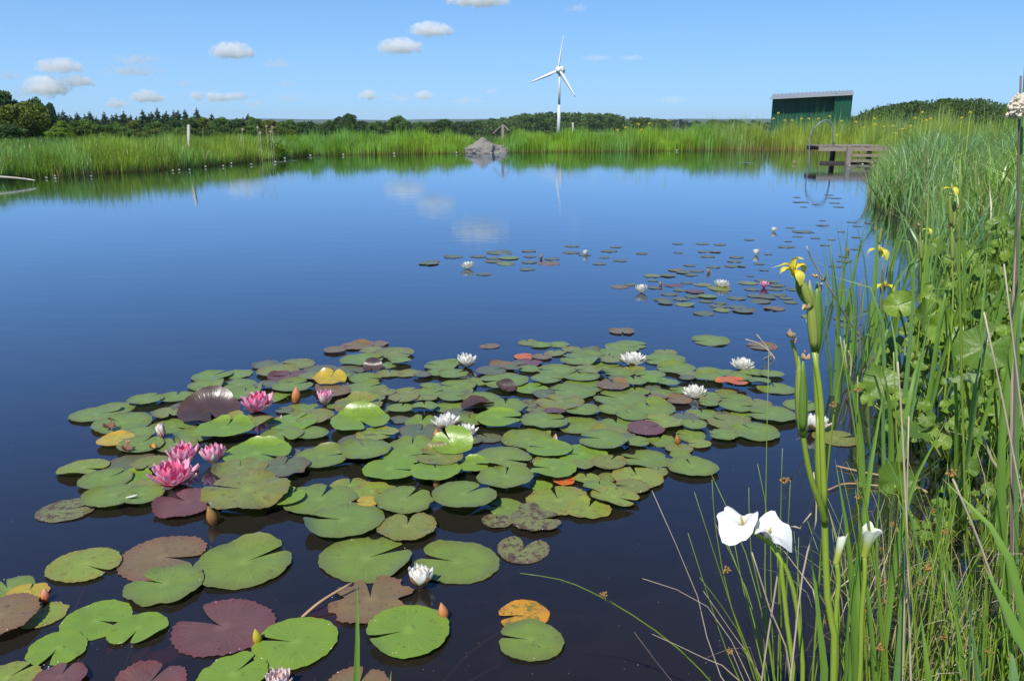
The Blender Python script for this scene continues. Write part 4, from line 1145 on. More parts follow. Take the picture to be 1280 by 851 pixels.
# labels: nearest landmark, direction, and the pad's rank among like pads there
info, rank = [], {}
for i, p in enumerate(PADS):
    x, y = p[0], p[1]
    sc = max(0.25, (y - 148) / 400.0)
    best = min(LANDMARKS, key=lambda L: ((L[0] - x)**2 + ((L[1] - y) * 2.2)**2))
    info.append((best[2], dirword(x - best[0], (y - best[1]) * 1.5), ((best[0] - x)**2 + ((best[1] - y) * 2.2)**2)**.5))
keys = {}
for i, p in enumerate(PADS):
    k = (TONES[p[3]][4], info[i][1], info[i][0]); keys.setdefault(k, []).append((info[i][2], i))
LAB = [None] * len(PADS)
for k, l in keys.items():
    l.sort()
    for n, (_, i) in enumerate(l):
        if len(l) == 1: LAB[i] = '%s lily pad %s %s' % k
        else: LAB[i] = '%s %s lily pad %s %s' % (('nearest', 'second nearest', 'third nearest', 'fourth nearest', 'fifth nearest', 'sixth nearest', 'seventh nearest')[min(n, 6)], k[0], k[1], k[2])

order = sorted(range(len(PADS)), key=lambda i: PADS[i][1])
sizeok = set(sorted(range(len(PADS)), key=lambda i: -PADS[i][2])[:296])
placed, restmb = [], ([], [], [])
lilyroots = {}
for i in order:
    p = PADS[i]; x, y, w, tone, nd = p[:5]; ex = p[5] if len(p) > 5 else {}
    c = P(x, y); s = pxm(c); rad = w * s * 0.5 * (1.08 if (w < 62 and y > 420) else 1.0)
    if nd == 0 and not ex: nd = R.uniform(0, 360)
    lev = 0
    for q in placed:
        if (q[0] - c.x)**2 + (q[1] - c.y)**2 < (q[2] + rad)**2 * 0.92: lev = max(lev, q[3] + 1) if q[3] < 4 else lev
    if lev > 4: lev = R.randint(1, 4)
    placed.append((c.x, c.y, rad, lev))
    big = w > 34
    curl = [(math.radians(a), b_, c_) for a, b_, c_ in ex['c']] if 'c' in ex else ([(R.uniform(0, 6.28), R.uniform(.45, .75), R.uniform(.3, 1.0))] if (w > 24 and R.random() < .45) else None)
    vs, fs, uv = pad_mesh(rad, math.radians(nd), i + 1, 6 if big else 3, (104 if w > 70 else 68) if big else 20, ex.get('w', R.uniform(0.006, 0.04)), R.uniform(-.004, .012), curl, ex.get('g', 0.25), ex.get('r', R.choice([0, 0, .05, .12])), .05 if tone in 'UN' else (.03 if tone in 'OYS' else .008))
    z = 0.004 + 0.0055 * lev + ex.get('h', 0)
    if i in sizeok:
        o = link('lily_pad', mesh('lily_pad', vs, fs, PM[tone], uv=uv), None, (c.x, c.y, z))
        o.rotation_euler = (R.gauss(0, .014), R.gauss(0, .014), 0)
        tag(o, LAB[i], 'lily pad', 'floating water lily pads')
    else:
        n = len(restmb[0])
        restmb[0].extend([(a[0] + c.x, a[1] + c.y, a[2] + z) for a in vs]); restmb[1].extend([tuple(k + n for k in f) for f in fs]); restmb[2].extend(uv)
if restmb[0]:
    tag(link('lily_pads', mesh('lily_pads', restmb[0], restmb[1], PM['V'], uv=restmb[2])), 'tiny lily pads scattered far out on the open water', 'lily pads', kind='stuff')
# submerged leaves, seen through the water
SUBM = simple('submerged_leaf', (0.30, 0.045, 0.05), 0.7, 0.3, 10, 0.2)
for x, y, w, l in [(195,815,60,'dull red leaf under the water below the bright green pad pair'),(400,775,70,'brown red leaf under the water left of the torn brown pad'),(112,543,30,'faint pinkish leaf under the water left of the yellow pad'),(372,607,40,'dull pink leaf under the water right of the greyish raised pad'),(125,812,30,'pale brown stalky leaf under the water at the bottom left')]:
    c = P(x, y, -0.06); vs, fs, uv = pad_mesh(w * pxm(c) * .5, R.uniform(0, 6), x, 4, 28, 0.05)
    o = link('submerged_leaf', mesh('submerged_leaf', vs, fs, SUBM, uv=uv), None, (c.x, c.y, -0.06)); o.rotation_euler = (R.uniform(-.1,.1), R.uniform(-.1,.1), 0)
    tag(o, l, 'leaf', 'leaves under the water')

# ------------------------------------------------------------------ flowers
def petal_mat(name, base, tip, t0=0.1, t1=0.9, trans=0.25, rough=0.5):
    t = MT(name)
    sp = t.n('ShaderNodeSeparateXYZ'); t.l(t.uv(), sp.inputs[0])
    st = t.math('ABSOLUTE', t.math('SINE', t.math('MULTIPLY', sp.outputs[1], 40.0)))
    k = t.step(sp.outputs[0], t0, t1)
    c = t.mix(k, base, tip)
    c = t.mix(t.math('MULTIPLY', st, 0.12), c, tuple(a * .75 for a in base))
    return t.princ(c, rough, 0.35, t.bump(st, 0.15, 0.002), trans=trans, transcol=c)
FM = {'white': petal_mat('white_petal', (0.92, 0.90, 0.72), (0.95, 0.93, 0.86), trans=0.38),
      'pink': petal_mat('pink_petal', (0.84, 0.07, 0.25), (0.93, 0.52, 0.67), 0.05, 0.95),
      'pinkin': petal_mat('deep_pink_petal', (0.80, 0.03, 0.16), (0.90, 0.25, 0.42), 0.1, 0.95),
      'blush': petal_mat('blush_petal', (0.80, 0.35, 0.38), (0.86, 0.74, 0.70)),
      'sepal': petal_mat('lily_sepal', (0.16, 0.12, 0.03), (0.30, 0.17, 0.08), trans=0.1),
      'palesepal': petal_mat('pale_sepal', (0.62, 0.45, 0.36), (0.82, 0.74, 0.66), trans=0.15),
      'orange': petal_mat('orange_bud', (0.42, 0.15, 0.03), (0.60, 0.26, 0.12), trans=0.1),
      'red': petal_mat('red_bud', (0.55, 0.12, 0.03), (0.68, 0.30, 0.2), trans=0.1),
      'yellow': petal_mat('yellow_bud', (0.42, 0.33, 0.02), (0.5, 0.42, 0.05), trans=0.1),
      'brown': petal_mat('brown_bud', (0.20, 0.09, 0.03), (0.34, 0.20, 0.05), trans=0.1)}
STAM = simple('lily_stamen', (0.80, 0.48, 0.03), 0.6, 0.2, 60, 0.3)
STAMP = simple('lily_stamen_pink', (0.85, 0.34, 0.06), 0.6, 0.2, 60, 0.3)
def petal_geo(L, Wd, cup, curve, NL=6, NW=3, point=1.0, tipcurl=0.0):
    "petal along +X from the origin, rising with curve, cupped across"
    vs, fs, uv = [], [], []
    for i in range(NL + 1):
        t = i / NL
        w = Wd * (math.sin(PI * min(1, (t * 0.86 + 0.14))**0.85))**0.8 if t < 1 else Wd * 0.04
        w = Wd * max(0.05, math.sin(PI * (0.12 + 0.86 * t))**0.75 * (1 - 0.25 * t * point))
        a = curve * t - tipcurl * t * t
        x = L * (math.sin(a) / curve if curve > 1e-3 else t)
        z = L * ((1 - math.cos(a)) / curve if curve > 1e-3 else 0)
        x = L * t * math.cos(a * 0.5); z = L * t * math.sin(a * 0.5)
        for j in range(NW + 1):
            v = j / NW * 2 - 1
            vs.append((x - 0.0 * abs(v), v * w * 0.5, z + cup * Wd * v * v * (0.4 + .6 * t) ))
            uv.append((t, j / NW))
    n = NW + 1
    for i in range(NL):
        for j in range(NW):
            a = i*n + j
            fs.append((a, a+n, a+n+1, a+1))
    return vs, fs, uv
PMESH = {}
def pmesh(kind, mat, L, Wd, cup, curve):
    k = (kind, mat, round(L, 3), round(curve, 2))
    if k not in PMESH:
        vs, fs, uv = petal_geo(L, Wd, cup, curve)
        PMESH[k] = mesh(kind, vs, fs, FM[mat], uv=uv)
    return PMESH[k]
def rings_for(kind, op):
    "list of (count, length, width, elevation of the base, material, radius at the base)"
    pm = {'white': ('white', 'white'), 'pink': ('pink', 'pinkin'), 'blush': ('blush', 'blush'), 'pinkbud': ('blush', 'pink')}[kind]
    op = min(.95, op + (.14 if kind == 'white' else 0)); e0 = math.radians(78 - 78 * op); e3 = math.radians(88 - 20 * op)
    sep = 'palesepal' if kind != 'white' else 'sepal'
    out = [(4, .88, .50, max(.06, e0 - .10), sep if op < .9 else pm[0], .07)]
    n = 8 if kind != 'pinkbud' else 5
    for i, (cnt, ln) in enumerate(((n, 1.0), (n, .95), (n - 1, .85), (6, .68))):
        t = (i + .2) / 4
        out.append((cnt, ln, .52 if kind != 'white' else .60, e0 + (e3 - e0) * t, pm[0] if i < 2 else pm[1], .07 - .012 * i))
    return out
def flower(x, y, w, kind, op, label):
    c = P(x, y); s = pxm(c); half = w * s * 0.5 * 1.14
    rx = math.cos(math.radians(78 - 78 * op) * .9)
    L = half / max(0.45, min(1.0, rx + 0.1)) 
    root = empty('water_lily', (c.x, c.y, 0.002), label, 'water lily', {'white': 'white water lilies', 'blush': 'pink water lilies', 'pinkbud': 'pink water lilies', 'pink': 'pink water lilies'}[kind])
    r = random.Random(int(x * 7 + y))
    small = w < 22
    if small:
        vs, fs, uv = [], [], []
    spin = r.uniform(0, 6.28)
    for ri, (cnt, ln, wd, el, mat, r0) in enumerate(rings_for(kind, op)):
        for k in range(cnt):
            a = spin + 2*PI * (k + .5 * (ri % 2)) / cnt + r.uniform(-.09, .09)
            e = el + r.uniform(-.06, .06)
            M_ = Matrix.Rotation(a, 4, 'Z') @ Matrix.Translation((r0 * L, 0, 0)) @ Matrix.Rotation(-e, 4, 'Y')
            if small:
                v_, f_, u_ = petal_geo(L * ln, L * wd, .22, .5, 3, 2)
                n0 = len(vs); vs += [tuple(M_ @ Vector(q)) for q in v_]; fs += [tuple(q + n0 for q in f) for f in f_]; uv += u_
            else:
                q = quantL(L)
                o = link('sepal' if ri == 0 else 'petal', pmesh('sepal' if ri == 0 else 'petal', mat, q * ln, q * wd, .24, .62), root)
                o.matrix_local = M_ @ Matrix.Scale(L / q * r.uniform(.93, 1.05), 4)
    if small:
        link('petals', mesh('petals', vs, fs, FM[{'white': 'white', 'pink': 'pink', 'blush': 'blush', 'pinkbud': 'pink'}[kind]], uv=uv), root)['kind'] = 'stuff'
    b = MB()
    if op > .3:
        for k in range(34 if not small else 8):
            a = r.uniform(0, 6.28); q = r.uniform(.02, .17) * L
            h = L * r.uniform(.22, .36)
            b.tube([(math.cos(a)*q*.6, math.sin(a)*q*.6, .02*L), (math.cos(a)*q*1.5, math.sin(a)*q*1.5, h*.6), (math.cos(a)*q*1.1, math.sin(a)*q*1.1, h)], [L*.014, L*.02, L*.008], 4)
        so_ = b.obj('stamens', STAM if kind == 'white' else STAMP, root); so_['kind'] = 'stuff'
    b = MB(); b.tube([(0,0,-.3), (0,0,.0), (0,0,.03*L*10*.1)], [.006, .007, .09*L], 8)
    b.obj('stalk', M['lily_stalk'], root, smooth=True)
    root.rotation_euler = (r.uniform(-.12, .12), r.uniform(-.12, .12), 0)
    return root
def quantL(L): return 0.05 if L < .058 else (0.065 if L < .075 else (.085 if L < .1 else .11))
M['lily_stalk'] = simple('lily_stalk', (0.16, 0.075, 0.035), 0.5, 0.3, 20, 0.4)
for f in FLOWERS: flower(*f)
def bud(x, y, h, kind, label):
    c = P(x, y); s = pxm(c); H_ = h * 1.15 * s
    root = empty('lily_bud', (c.x, c.y, 0.0), label, 'lily bud', 'closed water lily buds')
    r = random.Random(int(x + y))
    n = 4
    for k in range(n):
        vs, fs, uv = [], [], []
        for i in range(7):
            t = i / 6
            rr = H_ * 0.27 * max(.03, math.sin(PI * (0.12 + .86 * t)**.8)) 
            for j in range(4):
                a = 2*PI * (k + (j / 3) * 1.08) / n
                rj = rr * (1 + .05 * (1 if j in (0, 3) else 0))
                vs.append((math.cos(a)*rj, math.sin(a)*rj, H_ * t)); uv.append((t, j / 3))
        for i in range(6):
            for j in range(3): fs.append((i*4+j, i*4+j+1, i*4+j+5, i*4+j+4))
        mt = kind if kind in FM and kind != 'white' else 'sepal'
        if kind == 'white': mt = 'white' if k % 2 else 'brown'
        link('sepal', mesh('sepal', vs, fs, FM[mt], uv=uv), root)
    b = MB(); b.tube([(0,0,-.25), (0,0,.01), (0,0,.03)], [.005, .006, H_*.16], 7); b.obj('stalk', M['lily_stalk'], root, smooth=True)
    root.rotation_euler = (r.uniform(-.25, .1), r.uniform(-.3, .3), 0)
for b_ in BUDS: bud(*b_)
# far white blooms dotted along the banks
for i, (x, y, k) in enumerate([(58,224,'w'),(69,221.5,'w'),(69,224.5,'w'),(114,222,'w'),(216,215,'w'),(224,214,'w'),(237,214,'w'),(257,210,'w'),(279,209,'w'),(289,206,'w'),(314,207,'w'),(344,204,'w'),
                     (356,199.5,'w'),(388,196,'w'),(429,195,'w'),(493,193.5,'w'),(571,192.5,'w'),(597,192.8,'w'),(614,192.8,'w'),(993,205,'p'),(1062,209,'w'),(1078,207,'w'),(1090,206,'p'),(1077,203.5,'p')]):
    c = P(x, y); L = 2.1 * pxm(c) if k == 'w' else 3 * pxm(c)
    vs, fs, uv = [], [], []
    for e, cnt in ((.45, 7), (.95, 6)):
        for q in range(cnt):
            v_, f_, u_ = petal_geo(L, L * .4, .2, .5, 3, 2); M_ = Matrix.Rotation(2*PI*(q + e)/cnt, 4, 'Z') @ Matrix.Rotation(-e, 4, 'Y')
            n0 = len(vs); vs += [tuple(M_ @ Vector(a)) for a in v_]; fs += [tuple(a + n0 for a in f) for f in f_]; uv += u_
    o = link('water_lily', mesh('water_lily', vs, fs, FM['white' if k == 'w' else 'pink'], uv=uv), None, (c.x, c.y, .02))
    nm = ordn[i] if x < 380 else ordn[i - 13]
    lab = ('tiny white water lily bloom under the left bank reeds, %s from the left' % nm) if x < 380 else (('tiny white bloom by the far bank reeds, %s right of the bank clump' % nm) if x < 700 else {993: 'tiny pink water lily bloom left of the metal ladder', 1062: 'tiny white bloom on the water under the jetty post', 1078: 'tiny white bloom between pink ones by the jetty', 1090: 'bright pink bloom at the right foot of the jetty', 1077: 'small pink bloom under the jetty rails'}[x])
    tag(o, lab, 'water lily', 'far blooms along the bank')
# crumpled dead leaf bits on the raft
DEAD = simple('dead_lily_leaf', (0.20, 0.085, 0.06), 0.6, 0.4, 30, 0.3, 0.4, dist=0.004)
for x, y, w, l in [(138,541,17,'crumpled reddish brown dead leaf beside the golden pad at the left'),(160,569,16,'shrivelled brown leaf scrap in front of the golden pad'),(192,566,10,'small orange leaf scrap left of the pink group'),(314,541,10,'torn pinkish leaf scrap on the curled pads below the lone pink lily')]:
    c = P(x, y); vs, fs, uv = pad_mesh(w * pxm(c) * .5, 1.0, x, 5, 24, .5, .3, [(1.2, -.1, 1.5), (4.0, .1, 1.2)], .3, .3)
    tag(link('dead_leaf', mesh('dead_leaf', vs, fs, DEAD if x != 192 else PM['Q'], uv=uv), None, (c.x, c.y, .03)), l, 'dead leaf')
# white shed petal on a pad
c = P(157, 622, .035); vs, fs, uv = petal_geo(.05, .02, .2, .3)
tag(link('fallen_petal', mesh('fallen_petal', vs, fs, FM['white'], uv=uv), None, c, rot=(0, 0, .2)), 'white fallen petal lying on a green pad left of the pink group', 'petal')
# stalks lying on or under the water
def stalk(pts, r0, r1, mat, label, name='lily_stalk', cat='stalk', n=5, group=None):
    b = MB(); q = smoothpath(pts, 5); b.tube(q, [r0 + (r1 - r0) * i / (len(q) - 1) for i in range(len(q))], n)
    c = Vector(q[len(q) // 2])
    b.v = [tuple(Vector(v) - c) for v in b.v]
    return tag(b.obj(name, mat, None, c, smooth=True), label, cat, group)
STW = simple('dry_stalk', (0.42, 0.27, 0.15), 0.7, 0.25, 14, 0.3)
stalk([P(368,780,-.02), P(400,752,.03), P(440,728,.05)], .006, .004, STW, 'pale brown dry stalk poking up left of the torn brown pad')
stalk([P(540,870,-.06), P(585,818,-.03), P(640,780,.002)], .006, .005, M['lily_stalk'], 'long reddish brown stalk curving up to the orange speckled pad')
stalk([P(575,858,-.06), P(632,826,-.02)], .005, .003, M['lily_stalk'], 'short brown stalk under the water below the orange speckled pad')
stalk([P(150,850,-.05), P(158,828,-.03), P(166,806,.002)], .005, .004, M['lily_stalk'], 'brown stalk under the bright green pad at the lower left')
stalk([P(95,760,-.05), P(108,730,-.01)], .006, .005, SUBM, 'dull pink stalk under the water below the yellowish pad at left')

# pollen, seeds and flecks floating on the water and lying on the pads
def flecks(name, n, fx, fy, zlo, zhi, s0, s1, mat, label, seed):
    r = np.random.default_rng(seed)
    vs, fs = [], []
    for k in range(n):
        c = P(fx(r), fy(r), 0); z = r.uniform(zlo, zhi); s = r.uniform(s0, s1); a = r.uniform(0, 6.28)
        u = Vector((math.cos(a), math.sin(a), 0)) * s; v = Vector((-u.y, u.x, 0)) * r.uniform(.3, .9)
        c.z = z; i = len(vs); vs += [c - u, c - v, c + u, c + v, c + Vector((0, 0, s * .35))]
        fs += [(i, i+1, i+4), (i+1, i+2, i+4), (i+2, i+3, i+4), (i+3, i, i+4)]
    tag(link(name, mesh(name, vs, fs, mat)), label, 'flecks', kind='stuff')
M['fleck'] = simple('pollen_fleck', (0.55, 0.50, 0.36), 0.7, 0.4, 80, 0.3)
M['fleckdark'] = simple('dark_fleck', (0.09, 0.07, 0.04), 0.7, 0.4, 80, 0.3)
flecks('pollen', 260, lambda r: r.uniform(0, 1150), lambda r: 851 - 480 * r.uniform(0, 1)**1.4, .001, .002, .0008, .0020, M['fleck'], 'pale pollen and seed flecks floating on the water', 61)
# white flecks painted as drop glints, and crumbs, on the pads themselves
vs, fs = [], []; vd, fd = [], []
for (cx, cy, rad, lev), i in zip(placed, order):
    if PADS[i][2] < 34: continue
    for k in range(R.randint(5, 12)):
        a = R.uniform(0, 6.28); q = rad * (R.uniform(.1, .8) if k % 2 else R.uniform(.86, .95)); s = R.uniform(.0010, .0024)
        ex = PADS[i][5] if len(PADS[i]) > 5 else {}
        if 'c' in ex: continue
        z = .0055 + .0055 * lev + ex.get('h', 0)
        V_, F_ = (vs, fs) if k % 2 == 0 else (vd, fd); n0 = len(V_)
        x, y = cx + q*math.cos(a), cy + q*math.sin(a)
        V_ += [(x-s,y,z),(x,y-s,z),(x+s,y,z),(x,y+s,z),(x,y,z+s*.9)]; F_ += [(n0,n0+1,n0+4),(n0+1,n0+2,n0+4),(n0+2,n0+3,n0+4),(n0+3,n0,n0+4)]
M['drop'] = simple('water_drop', (0.8, 0.82, 0.82), 0.08, 0.05, 5, 0.8)  # opaque white, the glint of the drops put into the colour
tag(link('drop_glints', mesh('drop_glints', vs, fs, M['drop'])), 'white flecks painted as drop glints along the rims of the lily pads', 'drops', kind='stuff')
tag(link('leaf_crumbs', mesh('leaf_crumbs', vd, fd, M['fleckdark'])), 'dark crumbs and insect specks on the lily pads', 'crumbs', kind='stuff')
# ================================================================== MARGINAL PLANTS
def plantmat(name, a, b, rough=0.4, trans=0.3, scale=9, spec=0.5, vein=True):
    t = MT(name)
    nz = t.noise(t.obj(), scale, 4, 0.6)
    sp = t.n('ShaderNodeSeparateXYZ'); t.l(t.uv(), sp.inputs[0])
    st = t.math('ABSOLUTE', t.math('SINE', t.math('MULTIPLY', sp.outputs[1], 34.0)))
    c = t.mix(nz, a, b)
    c = t.mix(t.math('MULTIPLY', t.rnd(), 0.5), c, tuple(x * .62 for x in a))
    if vein: c = t.mix(t.math('MULTIPLY', st, 0.16), c, tuple(x * .5 for x in a))
    tipk = t.step(sp.outputs[0], 0.93, 1.0)
    c = t.mix(tipk, c, (0.32, 0.22, 0.08))
    return t.princ(c, rough, spec, t.bump(t.math('ADD', st, nz), 0.2, 0.002), trans=trans, transcol=t.mix(1.0, c, (1.4, 1.5, .6), 'MULTIPLY'))
M['iris_leaf'] = plantmat('iris_leaf', (0.16, 0.31, 0.045), (0.25, 0.41, 0.08))
M['iris_leaf_blue'] = plantmat('iris_leaf_bluish', (0.15, 0.29, 0.09), (0.22, 0.38, 0.13))
M['iris_stem'] = plantmat('iris_stem', (0.22, 0.33, 0.03), (0.32, 0.42, 0.06), trans=0.05, vein=False)
M['rush'] = plantmat('rush_stem', (0.16, 0.27, 0.025), (0.28, 0.36, 0.05), 0.38, 0.0, 5, vein=False)
M['straw'] = plantmat('dead_straw', (0.42, 0.33, 0.22), (0.62, 0.53, 0.40), 0.65, 0.0, 14, 0.3, vein=False)
M['darkstraw'] = plantmat('old_stalk', (0.13, 0.09, 0.08), (0.28, 0.21, 0.19), 0.7, 0.0, 14, 0.3, vein=False)
M['seed'] = simple('rush_seed', (0.34, 0.19, 0.05), 0.7, 0.45, 90, 0.3, 0.3, dist=.002)
M['spathe'] = plantmat('bud_sheath', (0.26, 0.36, 0.05), (0.42, 0.46, 0.12), 0.45, 0.2, 8, vein=True)
M['yellow'] = petal_mat('iris_yellow_petal', (0.80, 0.66, 0.05), (0.88, 0.80, 0.12), trans=0.3)
M['wither'] = simple('withered_petal', (0.62, 0.42, 0.22), 0.8, 0.35, 60, 0.2, 0.4, dist=.003)

def leafblade(pts, wid, side=None, fold=0.25, sub=3, pw=1.6):
    "sword leaf along pts with a folded keel; wid in metres"
    q = smoothpath(pts, sub); n = len(q) - 1
    vs, fs, uv = [], [], []
    for i, p in enumerate(q):
        t = i / n
        T = (q[min(i+1, n)] - q[max(i-1, 0)]).normalized()
        s_ = side if side is not None else Vector((1, 0, 0))
        s_ = (s_ - T * s_.dot(T)).normalized(); nn = T.cross(s_)
        w = wid * .5 * max(0.03, (1 - t**pw)) * (0.8 + .2 * min(1, t * 5))
        vs += [p - s_ * w - nn * w * fold, p - s_ * w * .5, p + nn * w * fold * .6, p + s_ * w * .5, p + s_ * w - nn * w * fold]
        uv += [(t, 0), (t, .25), (t, .5), (t, .75), (t, 1)]
    for i in range(n):
        for j in range(4): fs.append((i*5+j, i*5+j+1, i*5+j+6, i*5+j+5))
    return vs, fs, uv
def put_leaf(root, pts, wid, mat, yaw=None, name='leaf', **k):
    pts = [Vector(p) for p in pts]
    a = yaw if yaw is not None else R.uniform(-.8, .8)
    vs, fs, uv = leafblade(pts, wid, Vector((math.cos(a), math.sin(a), 0)), **k)
    o = root.location if root is not None else Vector((0, 0, 0))
    vs = [Vector(v) - o for v in vs]
    return link(name, mesh(name, vs, fs, mat, uv=uv), root)
def put_tube(root, pts, r0, r1, mat, name='stem', n=6, sub=3):
    q = smoothpath(pts, sub); b = MB()
    o = root.location if root is not None else Vector((0, 0, 0))
    q = [p - o for p in q]
    b.tube(q, [r0 + (r1 - r0) * i / (len(q) - 1) for i in range(len(q))], n)
    uv = [(min(.9, (i // n) / (len(q))), 0) for i in range(len(b.v))]
    return link(name, mesh(name, b.v, b.f, mat, uv=uv), root)
def lump(root, p, r, mat, name, seed=0, n=24, parent=None):
    "small irregular cluster of seeds"
    q = random.Random(seed); b = MB()
    for k in range(n):
        d = Vector((q.gauss(0, 1), q.gauss(0, 1), q.gauss(0, 1))).normalized()
        c = d * r * q.uniform(.3, .95); s = r * q.uniform(.16, .30)
        vs = [c + Vector(v) * s for v in ((1,0,0),(-1,0,0),(0,1,0),(0,-1,0),(0,0,1.2),(0,0,-1.2))]
        b.add(vs, [(0,2,4),(2,1,4),(1,3,4),(3,0,4),(2,0,5),(1,2,5),(3,1,5),(0,3,5)])
    return link(name, mesh(name, b.v, b.f, mat, False), root, Vector(p) - (root.location if root is not None else Vector((0,0,0))))

def iris_flower(root, p, size, yaw=0.0, seed=0):
    "three drooping falls and three small upright standards on a short tube"
    f = empty('flower', Vector(p) - root.location); f.parent = root
    for k in range(3):
        a = yaw + 2*PI*k/3
        vs, fs, uv = [], [], []
        N = 7
        for i in range(N + 1):
            t = i / N
            w = size * (.14 + .42 * math.sin(PI * min(1, t * .95 + .03))**1.2) * (.5 + .8 * t)
            x = size * (.05 + .75 * math.sin(t * 1.75)); z = size * (.30 * math.sin(t * PI * .8) - .75 * t**2.4)
            for j in range(5):
                v = j / 4 * 2 - 1
                vs.append((x, v * w * .5, z - abs(v)**2 * w * .22 + .02 * size * math.sin(v * 7 + t * 9))); uv.append((t, j / 4))
        for i in range(N):
            for j in range(4): fs.append((i*5+j, i*5+j+1, i*5+j+6, i*5+j+5))
        o = link('petal', mesh('petal', vs, fs, M['yellow'], uv=uv), f); o.rotation_euler.z = a
        vs, fs, uv = petal_geo(size * .42, size * .13, .2, .5)
        o = link('petal', mesh('petal', vs, fs, M['yellow'], uv=uv), f); o.rotation_euler = (0, -1.05, a + PI/3)
    return f
def sheath(root, p0, p1, w, mat=None, seed=0):
    "pointed green bud sheath from p0 to p1"
    p0, p1 = Vector(p0), Vector(p1); q = random.Random(seed)
    pts = [p0.lerp(p1, t) for t in (0, .12, .3, .55, .8, 1)]
    b = MB(); b.tube([p - root.location for p in pts], [w*.28, w*.42, w*.5, w*.46, w*.28, w*.05], 7)
    uv = [(min(.9, (i // 7) / 6), (i % 7) / 7) for i in range(len(b.v))]
    return link('bud_sheath', mesh('bud_sheath', b.v, b.f, mat or M['spathe'], uv=uv), root)
def curled(root, p, s, seed):
    "withered petal scrap"
    vs, fs, uv = pad_mesh(s, 1.0, seed, 4, 14, .6, .4, [(seed, -.2, 2.0), (seed + 2.5, 0, 1.5)], .4, .3)
    return link('withered_petal', mesh('withered_petal', vs, fs, M['wither'], uv=uv), root, Vector(p) - root.location)

# ------------------------------------------------------------------ iris in the foreground, tall flowering stem
Y0 = 1.25
base = Vector((PD(1043, 880, Y0).x, Y0, g1(.65, Y0)))
root = empty('yellow_iris', base, 'tall iris stem with one fading yellow flower in front of the water', 'iris')
put_tube(root, [(base.x + .02, Y0 + .02, base.z - .05), PD(1042, 851, Y0), PD(1034, 745, Y0), PD(1029, 600, Y0), PD(1022, 500, Y0), PD(1019, 432, Y0)], .0064, .0048, M['iris_stem'], n=8)
put_tube(root, [PD(1031, 640, Y0 - .01), PD(1028, 560, Y0 - .012), PD(1026, 500, Y0 - .01), PD(1018, 440, Y0 - .006)], .0052, .004, M['iris_stem'], n=7)
sheath(root, PD(1029, 632, Y0), PD(1022, 520, Y0 - .005), .019, M['iris_stem'])
sheath(root, PD(1019, 440, Y0), PD(1022, 352, Y0), .021, M['iris_leaf'])
sheath(root, PD(1018, 436, Y0 - .008), PD(1012, 350, Y0 - .008), .017)
sheath(root, PD(1014, 385, Y0 - .012), PD(1001, 345, Y0 - .012), .014)
sheath(root, PD(1012, 380, Y0 + .004), PD(994, 352, Y0), .016, M['iris_leaf'])
put_tube(root, [PD(1008, 365, Y0), PD(999, 352, Y0), PD(995, 342, Y0)], .0045, .0042, M['spathe'])
f = iris_flower(root, PD(993, 337, Y0), .028, 2.7, 1); f.rotation_euler = (.3, -.25, 0)
put_leaf(root, [PD(994, 342, Y0), PD(985, 331, Y0 - .01), PD(976, 332, Y0 - .02), PD(964, 335, Y0 - .03)], .011, M['yellow'], 1.2, 'petal')
put_leaf(root, [PD(993, 345, Y0), PD(990, 330, Y0), PD(996, 322, Y0), PD(1005, 324, Y0)], .013, M['yellow'], .2, 'petal')
for x, y, s, sd in [(1027, 352, .007, 3), (1009, 387, .008, 5), (1018, 347, .005, 8)]: curled(root, PD(x, y, Y0 - .015), s, sd)
put_tube(root, [PD(1025, 366, Y0), PD(1027, 354, Y0)], .002, .002, M['wither'])
# second stem with two withered flowers
put_tube(root, [PD(1031, 655, Y0 - .004), PD(1026, 632, Y0 - .02), PD(1013, 595, Y0 - .03), PD(1004, 545, Y0 - .03), PD(1001, 510, Y0 - .03)], .0055, .0036, M['iris_stem'], n=7)
sheath(root, PD(1004, 545, Y0 - .03), PD(998, 445, Y0 - .03), .020, M['spathe'])
sheath(root, PD(1003, 538, Y0 - .035), PD(1004, 448, Y0 - .035), .016, M['iris_leaf'])
put_tube(root, [PD(999, 470, Y0 - .03), PD(995, 445, Y0 - .03), PD(989, 425, Y0 - .03)], .0032, .0026, M['spathe'])
for x, y, s, sd in [(988, 422, .0085, 2), (993, 428, .006, 6), (1007, 450, .0075, 4), (1006, 441, .004, 9)]: curled(root, PD(x, y, Y0 - .04), s, sd)

# ------------------------------------------------------------------ near iris leaves (each plant a thing)
def leaf_plant(label, specs, name='iris_plant', group='iris leaf clumps in the foreground'):
    "specs: list of (base px, base py, mid px, mid py, tip px, tip py, Y, width px, material, yaw)"
    b0 = specs[0]; Y = b0[6]; bx = PD(b0[0], b0[1], Y)
    rt = empty(name, (bx.x, Y, g1(bx.x, Y)), label, 'iris', group)
    for s_ in specs:
        Yl = s_[6]; w = s_[7] * Yl * 1.02 / FPX * 1.1
        p0 = PD(s_[0], s_[1], Yl); p2 = PD(s_[4], s_[5], Yl + (s_[10] if len(s_) > 10 else 0.03)); p1 = PD(s_[2], s_[3], Yl)
        g = g1(p0.x, p0.y)
        pts = [p0, p1, p2]
        if p0.z > g + .03: pts = [Vector((p0.x + R.uniform(-.02, .02), p0.y + .03, max(g, -.05) - .03))] + pts
        put_leaf(rt, pts, w, M[s_[8]], s_[9])
    return rt
IL, IB = 'iris_leaf', 'iris_leaf_blue'
